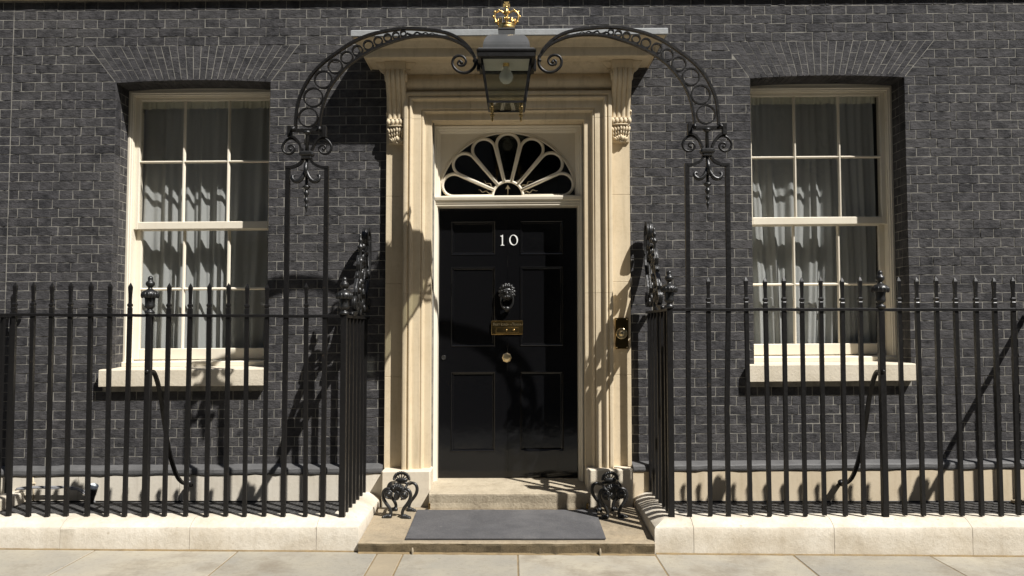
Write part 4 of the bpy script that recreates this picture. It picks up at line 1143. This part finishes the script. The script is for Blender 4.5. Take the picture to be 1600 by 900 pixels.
for s in (-1, 1):
    mb = MB(); mb.ribbon(smoothpath([at_(x, z, s) for x, z in A_OUT], 3), .034, .017, (0,1,0)); mb.build('outer_rib', 'iron', AR)
    mb = MB(); mb.ribbon(smoothpath([at_(x, z, s) for x, z in A_IN], 3), .034, .015, (0,1,0)); mb.build('inner_rib', 'iron', AR)
    for (x, z, r) in A_CI:
        c = at_(x, z, s); mb = MB(); n = 32
        P = [(c[0]+(r-.004)*cos(2*pi*i/n), YA, c[2]+(r-.004)*sin(2*pi*i/n)) for i in range(n+1)]
        mb.ribbon(P, .026, .0095, (0,1,0)); mb.build('ring', 'iron', AR)
    mb = MB(); pp = smoothpath([at_(x, z, s) for x, z in A_SQ], 3); m_ = len(pp); mb.tube(pp, [.009-.007*i/(m_-1) for i in range(m_)], 6); mb.build('wavy_bar', 'iron', AR)
    mb = MB(); pp = smoothpath([at_(x, z, s) for x, z in A_SC], 3); m_ = len(pp); mb.tube(pp, [.012-.004*i/(m_-1) for i in range(m_)], 8)
    mb.ball(pp[-1], .013, 8, 6)
    c = at_(-.236, 3.525, s); mb.ball(c, .016, 8, 6)
    mb.build('scroll', 'iron', AR)
    # capital on the twin uprights; horizontal centre and height offset
    xc = -1.489 if s < 0 else 1.417; dz = -.020 if s < 0 else 0
    q = lambda x, z, y=YA: (xc+x, y, z+dz)
    mb = MB()
    mb.bbox(xc-.098, xc+.098, YA-.014, YA+.014, 3.016+dz, 3.040+dz, .003)
    for t in (-1, 1):
        mb.bbox(xc+t*.126-.016, xc+t*.126+.016, YA-.02, YA+.02, 2.976+dz, 3.062+dz, .004)
        mb.lathe([(.012,0),(.014,.03),(.010,.038)], (xc+t*.096, YA-.012, 3.030+dz), 10, axis='Y')
        mb.ball((xc+t*.094, YA-.02, 3.035+dz), (.017, .02, .022), 10, 8)
    mb.build('cross_plate', 'iron', AR)
    for t in (-1, 1):
        mb = MB(); L_ = smoothpath([q(t*.126, 2.985), q(t*.095, 2.978), q(t*.066, 2.950), q(t*.048, 2.915), q(t*.034, 2.880)], 3); mb.ribbon(L_, .03, .016, (0,1,0))
        mb.build('capital_leg', 'iron', AR)
        mb = MB(); L_ = smoothpath([q(t*-x, z) for x, z in [(-.034,2.886),(-.050,2.922),(-.080,2.955),(-.115,2.970),(-.152,2.955),(-.176,2.920),(-.176,2.890),(-.157,2.864),(-.125,2.856),(-.098,2.872),(-.088,2.896),(-.104,2.918),(-.128,2.916),(-.134,2.898),(-.120,2.890)]], 3)
        m_ = len(L_); mb.tube(L_, [.0105-.003*i/(m_-1) for i in range(m_)], 8); mb.ball(L_[-1], .012, 8, 6); mb.build('capital_scroll', 'iron', AR)
        mb = MB(); L_ = smoothpath([q(t*.024, 2.826), q(t*.030, 2.812), q(t*.050, 2.785), q(t*.085, 2.766), q(t*.118, 2.757), q(t*.149, 2.757)], 3); mb.ribbon(L_, .034, .018, (0,1,0)); mb.build('shoulder', 'iron', AR)
        ux = (-1.625 if t < 0 else -1.344) if s < 0 else (1.268 if t < 0 else 1.561)
        bx = (-1.625 if t < 0 else -1.344) if s < 0 else (1.261 if t < 0 else 1.537)
        mb = MB(); mb.ribbon([(bx, YA, .20), (bx, YA, 1.0), (ux, YA, 1.9), (ux, YA, 2.767+dz)], .030, .031, (0,1,0)); mb.build('upright', 'iron', AR)
    mb = MB(); mb.lathe([(.013,.0),(.013,.12),(.016,.125),(.028,.132),(.030,.142),(.022,.150),(.005,.154)], (xc, YA, 2.875+dz), 12)
    mb.bbox(xc-.052, xc+.052, YA-.032, YA+.032, 2.838+dz, 2.876+dz, .012); mb.bbox(xc-.036, xc+.036, YA-.026, YA+.026, 2.818+dz, 2.837+dz, .006)
    mb.build('collar', 'cast', AR)
    mb = MB()
    mb.lathe([(.002,-.395),(.006,-.37),(.012,-.355),(.013,-.345),(.007,-.335),(.008,-.325),(.016,-.312),(.016,-.300),(.008,-.285),(.008,-.278),(.019,-.262),(.019,-.246),(.010,-.235),(.010,-.225),(.026,-.214),(.030,-.203),(.018,-.196),(.011,-.188),(.011,-.02),(.014,0)], (xc, YA, 2.822+dz), 12)
    for t in (-1, 1):
        L_ = smoothpath([q(t*.004, 2.76, YA-.014), q(t*.012, 2.71, YA-.020), q(t*.038, 2.664, YA-.024), q(t*.070, 2.652, YA-.022), q(t*.096, 2.672, YA-.02), q(t*.094, 2.698, YA-.018), q(t*.078, 2.694, YA-.018)], 4)
        m_ = len(L_); mb.tube(L_, [.008+.009*sin(pi*min(1, i/(m_-1)*1.15)) for i in range(m_)], 8)
    L_ = smoothpath([q(0, 2.79, YA-.012), q(0, 2.755, YA-.03), q(.002, 2.72, YA-.034), q(.0, 2.69, YA-.02)], 3); m_ = len(L_); mb.tube(L_, [.016*(1-.7*abs(i/(m_-1)-.4)) for i in range(m_)], 8)
    mb.build('leaf_pendant', 'cast', AR)

# ------------------------------------------------------------------ lantern with gilt crown
LX, LY = -.040, -.94
LN = thing('lantern', (LX, LY, 3.16), 'square black lantern with a gilt crown hanging over the front door', 'lantern')
def sqr(h, z): return [(LX-h,LY-h,z),(LX+h,LY-h,z),(LX+h,LY+h,z),(LX-h,LY+h,z)]
def loft(mb, rings):
    v = []; f = []
    for h, z in rings: v += sqr(h, z)
    for i in range(len(rings)-1):
        for k in range(4): f.append((i*4+k, i*4+(k+1)%4, (i+1)*4+(k+1)%4, (i+1)*4+k))
    mb.add(v, f); return mb
ZT, ZB = 3.512, 3.185; HT, HB = .178, .128
mb = MB(); loft(mb, [(.205,3.518),(.210,3.528),(.210,3.540),(.203,3.544),(.05,3.545)]); mb.build('lantern_eave', 'iron', LN)
mb = MB(); loft(mb, [(.20,3.5455),(.196,3.553),(.172,3.560)])
rr_ = [(.172,3.560)]+[(.088+.080*cos(pi/2*i/8), 3.562+.122*sin(pi/2*i/8)) for i in range(9)]+[(.088,3.685)]
loft(mb, rr_+[(.058,3.687),(.056,3.736),(.060,3.739),(.060,3.748),(.0005,3.750)])
mb.build('lantern_roof', 'roof_sheen', LN)
mb = MB()
for sx in (-1, 1):
    for sy in (-1, 1):
        mb.tube([(LX+sx*HB, LY+sy*HB, ZB), (LX+sx*HT, LY+sy*HT, ZT)], .0115, 4, smooth=False)
for z, h in ((ZB, HB), (ZT-.012, HT-.003)):
    for (p0, p1) in (((-1,-1),(1,-1)),((1,-1),(1,1)),((1,1),(-1,1)),((-1,1),(-1,-1))):
        mb.tube([(LX+p0[0]*h, LY+p0[1]*h, z), (LX+p1[0]*h, LY+p1[1]*h, z)], .010, 4, smooth=False)
for sx in (-1, 1): mb.bbox(LX+sx*.205-.012, LX+sx*.205+.012, LY-.02, LY+.02, 3.45, 3.535, .004); mb.tube([(LX+sx*.20, LY, 3.525), (LX+sx*.165, LY, 3.44)], .008, 6)
mb.build('lantern_frame', 'iron', LN)
for k in range(4):
    c_, s_ = [(0,-1),(1,0),(0,1),(-1,0)][k]
    mb = MB(); n_ = Vector((c_, s_, 0)); t_ = Vector((-s_, c_, 0)); C0 = Vector((LX, LY, 0))
    v = []
    for e in (0, .003):
        for a_, (h, z) in ((-1,(HB,ZB)),(1,(HB,ZB)),(1,(HT,ZT)),(-1,(HT,ZT))): v.append(C0+n_*(h-.003-e)+t_*a_*(h-.010)+Vector((0,0,z)))
    mb.add(v, [(0,1,2,3),(7,6,5,4),(0,4,5,1),(1,5,6,2),(2,6,7,3),(3,7,4,0)]); mb.build('pane', 'glass_lamp', LN)
mb = MB(); mb.box(LX-HB+.01, LX+HB-.01, LY-HB+.01, LY+HB-.01, ZB-.002, ZB+.001); mb.build('pane', 'glass_lamp', LN)
mb = MB(); mb.lathe([(.002,0),(.024,.004),(.043,.022),(.052,.048),(.048,.072),(.034,.095),(.022,.110),(.020,.135)], (LX-.003, LY, 3.352), 20); mb.build('bulb', 'milk', LN)
mb = MB(); mb.lathe([(.023,0),(.023,.03),(.034,.032),(.034,.040)], (LX-.003, LY, 3.478), 14); mb.build('bulb_holder', 'brass', LN)
for sx in (-1, 1):
    for sy in (-1, 1):
        mb = MB(); mb.lathe([(.001,-.075),(.006,-.068),(.010,-.052),(.007,-.040),(.016,-.032),(.017,-.022),(.008,-.012),(.014,.0),(.014,.018),(.006,.024)], (LX+sx*(HB-.022), LY+sy*(HB-.022), ZB-.010), 10); mb.build('gilt_drop', 'brass', LN)
# crown
cl_ = MB(); cl_.box(LX-.168, LX+.168, LY-.168, LY+.168, 3.503, 3.509); cl_.build('lantern_ceiling', 'white', LN)
rim = MB(); loft(rim, [(.204,3.519),(.204,3.490),(.176,3.478),(.176,3.519)]); rim.build('lantern_rim', 'iron', LN)
cr = MB(); cz_ = 3.748; n = 32
cr.lathe([(.052,0),(.060,.0),(.064,.012),(.060,.024),(.060,.030),(.064,.036),(.060,.040),(.050,.040)], (LX, LY, cz_), n)
for k in range(8):
    a_ = 2*pi*k/8+pi/8*0-pi/2
    c = Vector((LX+.061*cos(a_), LY+.061*sin(a_), cz_+.040)); rotm = Matrix.Rotation(a_-pi/2, 3, 'Z')
    if k % 2 == 0:
        for (dx, dz_, r_) in ((0,.022,.011),(0,.040,.009),(-.014,.028,.009),(.014,.028,.009)): cr.ball(c+rotm @ Vector((dx,0,dz_)), (r_, .006, r_), 8, 6, rotm)
    else:
        for (dx, dz_, r_) in ((0,.012,.012),(0,.030,.012),(-.010,.018,.008),(.010,.018,.008)): cr.ball(c+rotm @ Vector((dx,0,dz_)), (r_, .006, r_*1.2), 8, 6, rotm)
band = cr.build('crown', 'gold', LN)
for k in range(4):
    a_ = pi/2*k+0
    ca = MB(); pts = [(.060,.045),(.078,.070),(.088,.100),(.083,.128),(.062,.145),(.040,.145),(.018,.128),(.004,.118)]
    pp = smoothpath([(LX+r_*cos(a_), LY+r_*sin(a_), cz_+z) for r_, z in pts], 3); ca.tube(pp, .0075, 6)
    for i in range(2, len(pp)-5, 4):
        d = Vector((pp[i].x-LX, pp[i].y-LY, 0)); d = d.normalized() if d.length > 0 else d
        ca.ball(pp[i]+d*.009+Vector((0,0,.004)), .0092, 8, 6)
    ca.build('crown_arch', 'gold', LN)
ca = MB(); ca.ball((LX, LY, cz_+.142), .021, 12, 8); ca.lathe([(.018,0),(.020,.004),(.018,.008)], (LX, LY, cz_+.136), 12)
ca.lathe([(.010,0),(.014,.02),(.012,.04)], (LX, LY, cz_+.075), 8)
ca.bbox(LX-.007, LX+.007, LY-.006, LY+.006, cz_+.158, cz_+.212, .002)
ca.ext([(LX-.026, cz_+.172), (LX-.024, cz_+.200), (LX-.006, cz_+.192), (LX+.006, cz_+.192), (LX+.024, cz_+.200), (LX+.026, cz_+.172), (LX+.006, cz_+.180), (LX-.006, cz_+.180)], LY-.005, LY+.005)
ca.ext([(LX-.006, cz_+.19), (LX-.020, cz_+.214), (LX+.020, cz_+.214), (LX+.006, cz_+.19)], LY-.0052, LY+.0052)
ca.build('orb_and_cross', 'gold', LN)

# ------------------------------------------------------------------ boot scrapers
def scraper(xc, yaw, label):
    B = thing('boot_scraper', (xc, -.42, .14), label, 'boot scraper', 'cast iron boot scrapers flanking the doorstep')
    B.rotation_euler = (0, 0, 0)
    u = .000605; zg = .118
    R_ = Matrix.Rotation(yaw, 3, 'Z')
    def T(px, pz, dy): # zoom px -> local
        p = Vector(((px-370)*u, dy, (722-pz)*u)); p = R_ @ p
        return Vector((xc+p.x, -.42+p.y, zg+p.z+(.006+.055*(p.y+.1) if True else 0)))
    for dy in (-.095, .095):
        for t in (-1, 1):
            mb = MB(); k = .85 if dy > 0 else 1
            pts = [(300,372),(255,352),(212,372),(192,425),(205,490),(240,545),(275,590),(296,640),(296,690),(290,715)]
            if dy > 0: pts = [(x-14, z-0) for x, z in pts]
            pp = smoothpath([T(x if t < 0 else 740-x, z, dy) for x, z in pts], 3)
            m_ = len(pp); mb.tube(pp, [.0105+.0030*sin(pi*i/(m_-1)) for i in range(m_)], 8); mb.build('leg', 'cast', B)
            mb = MB()
            for i in range(4):
                x = 284-i*26; c = T(x if t < 0 else 740-x, 698+i*5, dy-.006); mb.ball(c, (.017, .021, .022-.003*i), 10, 8)
            for i in range(3):
                for j in (-1, 0, 1):
                    x = 262-i*28; c = T(x if t < 0 else 740-x, 684+i*11, dy+j*.014-.006); mb.ball(c, (.0105, .008, .012), 8, 6)
            mb.build('paw', 'cast', B)
        if dy > 0:
            mb = MB(); mb.tube([T(300-14, 372, dy), T(340, 350, dy), T(400, 350, dy), T(454, 372, dy)], .011, 8); mb.build('rear_arc', 'cast', B); continue
        mb = MB()
        # fan body, shield, roundels
        for i in range(9):
            a_ = pi*(.08+.84*i/8); mb.ball(T(370+72*cos(a_), 372-58*sin(a_), dy), (.020, .012, .010), 8, 6, Matrix.Rotation(-a_, 3, 'Y'))
        mb.ball(T(370, 355, dy), (.046, .010, .034), 16, 8)
        for i in range(5):
            a_ = pi*(.25+.5*i/4); mb.tube([T(370+25*cos(a_), 385-20*sin(a_), dy-.010), T(370+88*cos(a_), 385-85*sin(a_), dy-.010)], [.004, .008], 6)
        mb.ball(T(370, 430, dy), (.026, .016, .040), 12, 8); mb.tube([T(345,395,dy-.012), T(340,440,dy-.014), T(370,488,dy-.012), T(400,440,dy-.014), T(395,395,dy-.012), T(370,372,dy-.012), T(345,395,dy-.012)], .005, 6)
        mb.build('fan_plate', 'cast', B)
        for t in (-1, 1):
            mb = MB(); cc_ = T(370+t*100, 415, dy-.018)
            mb.tube([cc_+Vector((.028*cos(2*pi*i/20), 0, .028*sin(2*pi*i/20))) for i in range(21)], .0075, 8)
            mb.ball(cc_, (.016, .014, .016), 12, 8); mb.ball(cc_+Vector((0,-.004,0)), (.021, .006, .021), 12, 6)
            for j in range(3): mb.ball(T(370+t*(60+j*22), 482-j*4, dy), .0075, 8, 6)
            mb.build('roundel', 'cast', B)
    # scalloped crest in the middle and scraping blade
    mb = MB()
    for i in range(13):
        a_ = pi*i/12; mb.ball(T(385+100*cos(a_), 275-85*sin(a_), .02), (.0105, .014, .0105), 8, 6)
    mb.tube([T(385+88*cos(pi*i/14), 278-74*sin(pi*i/14), .02) for i in range(15)], .008, 6)
    for i in range(5): a_ = pi*(.15+.7*i/4); mb.tube([T(385+15*cos(a_), 290-10*sin(a_), .02), T(385+80*cos(a_), 280-68*sin(a_), .02)], .005, 6)
    mb.ball(T(385, 290, .02), (.05, .012, .02), 12, 6); mb.build('crest', 'cast', B)
    mb = MB()
    for t in (-1, 1): mb.tube([T(370+t*85, 372, -.095), T(370+t*105, 325, 0), T(370+t*105, 340, .095)], .010, 8)
    mb.tube([T(370, 400, -.095), T(372, 345, 0), T(372, 400, .095)], .012, 8)
    v = [T(352, 400, -.09), T(352, 400, .09), T(352, 380, .09), T(352, 380, -.09)]; v += [p+Vector((.01, 0, 0)) for p in v]
    mb.add(v, [(0,1,2,3),(4,7,6,5),(0,4,5,1),(1,5,6,2),(2,6,7,3),(3,7,4,0)]); mb.build('scraper_blade', 'cast', B)
scraper(-.870, -.10, 'black iron boot scraper with lion paws standing left of the doormat in full sun')
scraper(.757, .16, 'black iron boot scraper with lion paws, right of the doormat in the railing shadow')

# ------------------------------------------------------------------ small things along the base
c = thing('uplighter', (-3.35, -.10, .17), 'small dark tilted spotlight with pale lens standing on the left grating', 'spotlight')
mb = MB(); d0, d1 = Vector((-3.42, -.13, .155)), Vector((-3.355, -.20, .300)); mb.tube([d0, d0.lerp(d1, .5), d0.lerp(d1, .55), d1], [.026, .028, .031, .032], 14); mb.build('spotlight_body', 'cast', c)
mb = MB(); dd = (d1-d0).normalized(); mb.tube([d1-dd*.002, d1+dd*.012], [.034, .034], 16, smooth=False); mb.build('lens', 'lens', c)
mb = MB()
L_ = smoothpath([(-4.02,-.12,.27),(-3.92,-.13,.285),(-3.76,-.13,.287),(-3.60,-.13,.286),(-3.52,-.12,.27),(-3.44,-.10,.22),(-3.40,-.09,.15)], 5); mb.tube(L_, .0095, 8)
mb.tube([(x, y-.02, z-.006+.004*sin(i)) for i, (x, y, z) in enumerate(L_)], .006, 6)
tag(mb.build('cable_conduit', 'plastic'), 'grey looped cable conduit lying along the base at the far left', 'conduit')
mb = MB(); mb.tube([(-3.915,-.075,.392),(-3.912,-.076,.28),(-3.905,-.078,.165)], .0085, 8); mb.bbox(-3.93,-3.893,-.088,-.056,.30,.312,.002)
tag(mb.build('drain_pipe', 'base'), 'thin cream pipe running down the base at the far left', 'pipe')
mb = MB(); mb.tube(smoothpath([(4.08,-.15,.20),(4.11,-.17,.185),(4.16,-.18,.20),(4.21,-.17,.23)], 3), .014, 8); mb.bbox(4.05,4.10,-.19,-.11,.160,.182,.004); mb.ball((4.14,-.18,.19),(.03,.02,.012),10,6)
tag(mb.build('rusty_bracket', 'slab_brown'), 'small rusty brown bracket on the grating at the far right', 'bracket')

# ------------------------------------------------------------------ the building across the street (behind the camera, seen only in reflections)
OB = thing('stone_building', (0, -17, 0), 'plain pale stone office building across the street, mirrored faintly in the black door', 'building')
mb = MB(); wall_with_holes(mb, -30, 30, -.2, 21, [(-28.2+i*4, -26.6+i*4, 1.2+r_*5, 4.2+r_*5) for i in range(15) for r_ in range(4)], 0, -.4)
mb.v = [(x, -17-y, z) for x, y, z in mb.v]; mb.build('facade', 'opp', OB)
mb = MB(); mb.box(-30, 30, -30, -17.35, -.2, 20.9); mb.build('facade_core', 'room', OB)
mb = MB(); mb.bbox(-30.3, 30.3, -17.2, -16.4, 20.9, 21.5, .05); mb.bbox(-30.1, 30.1, -17.1, -16.85, 4.5, 4.75, .03); mb.build('cornice', 'opp', OB)
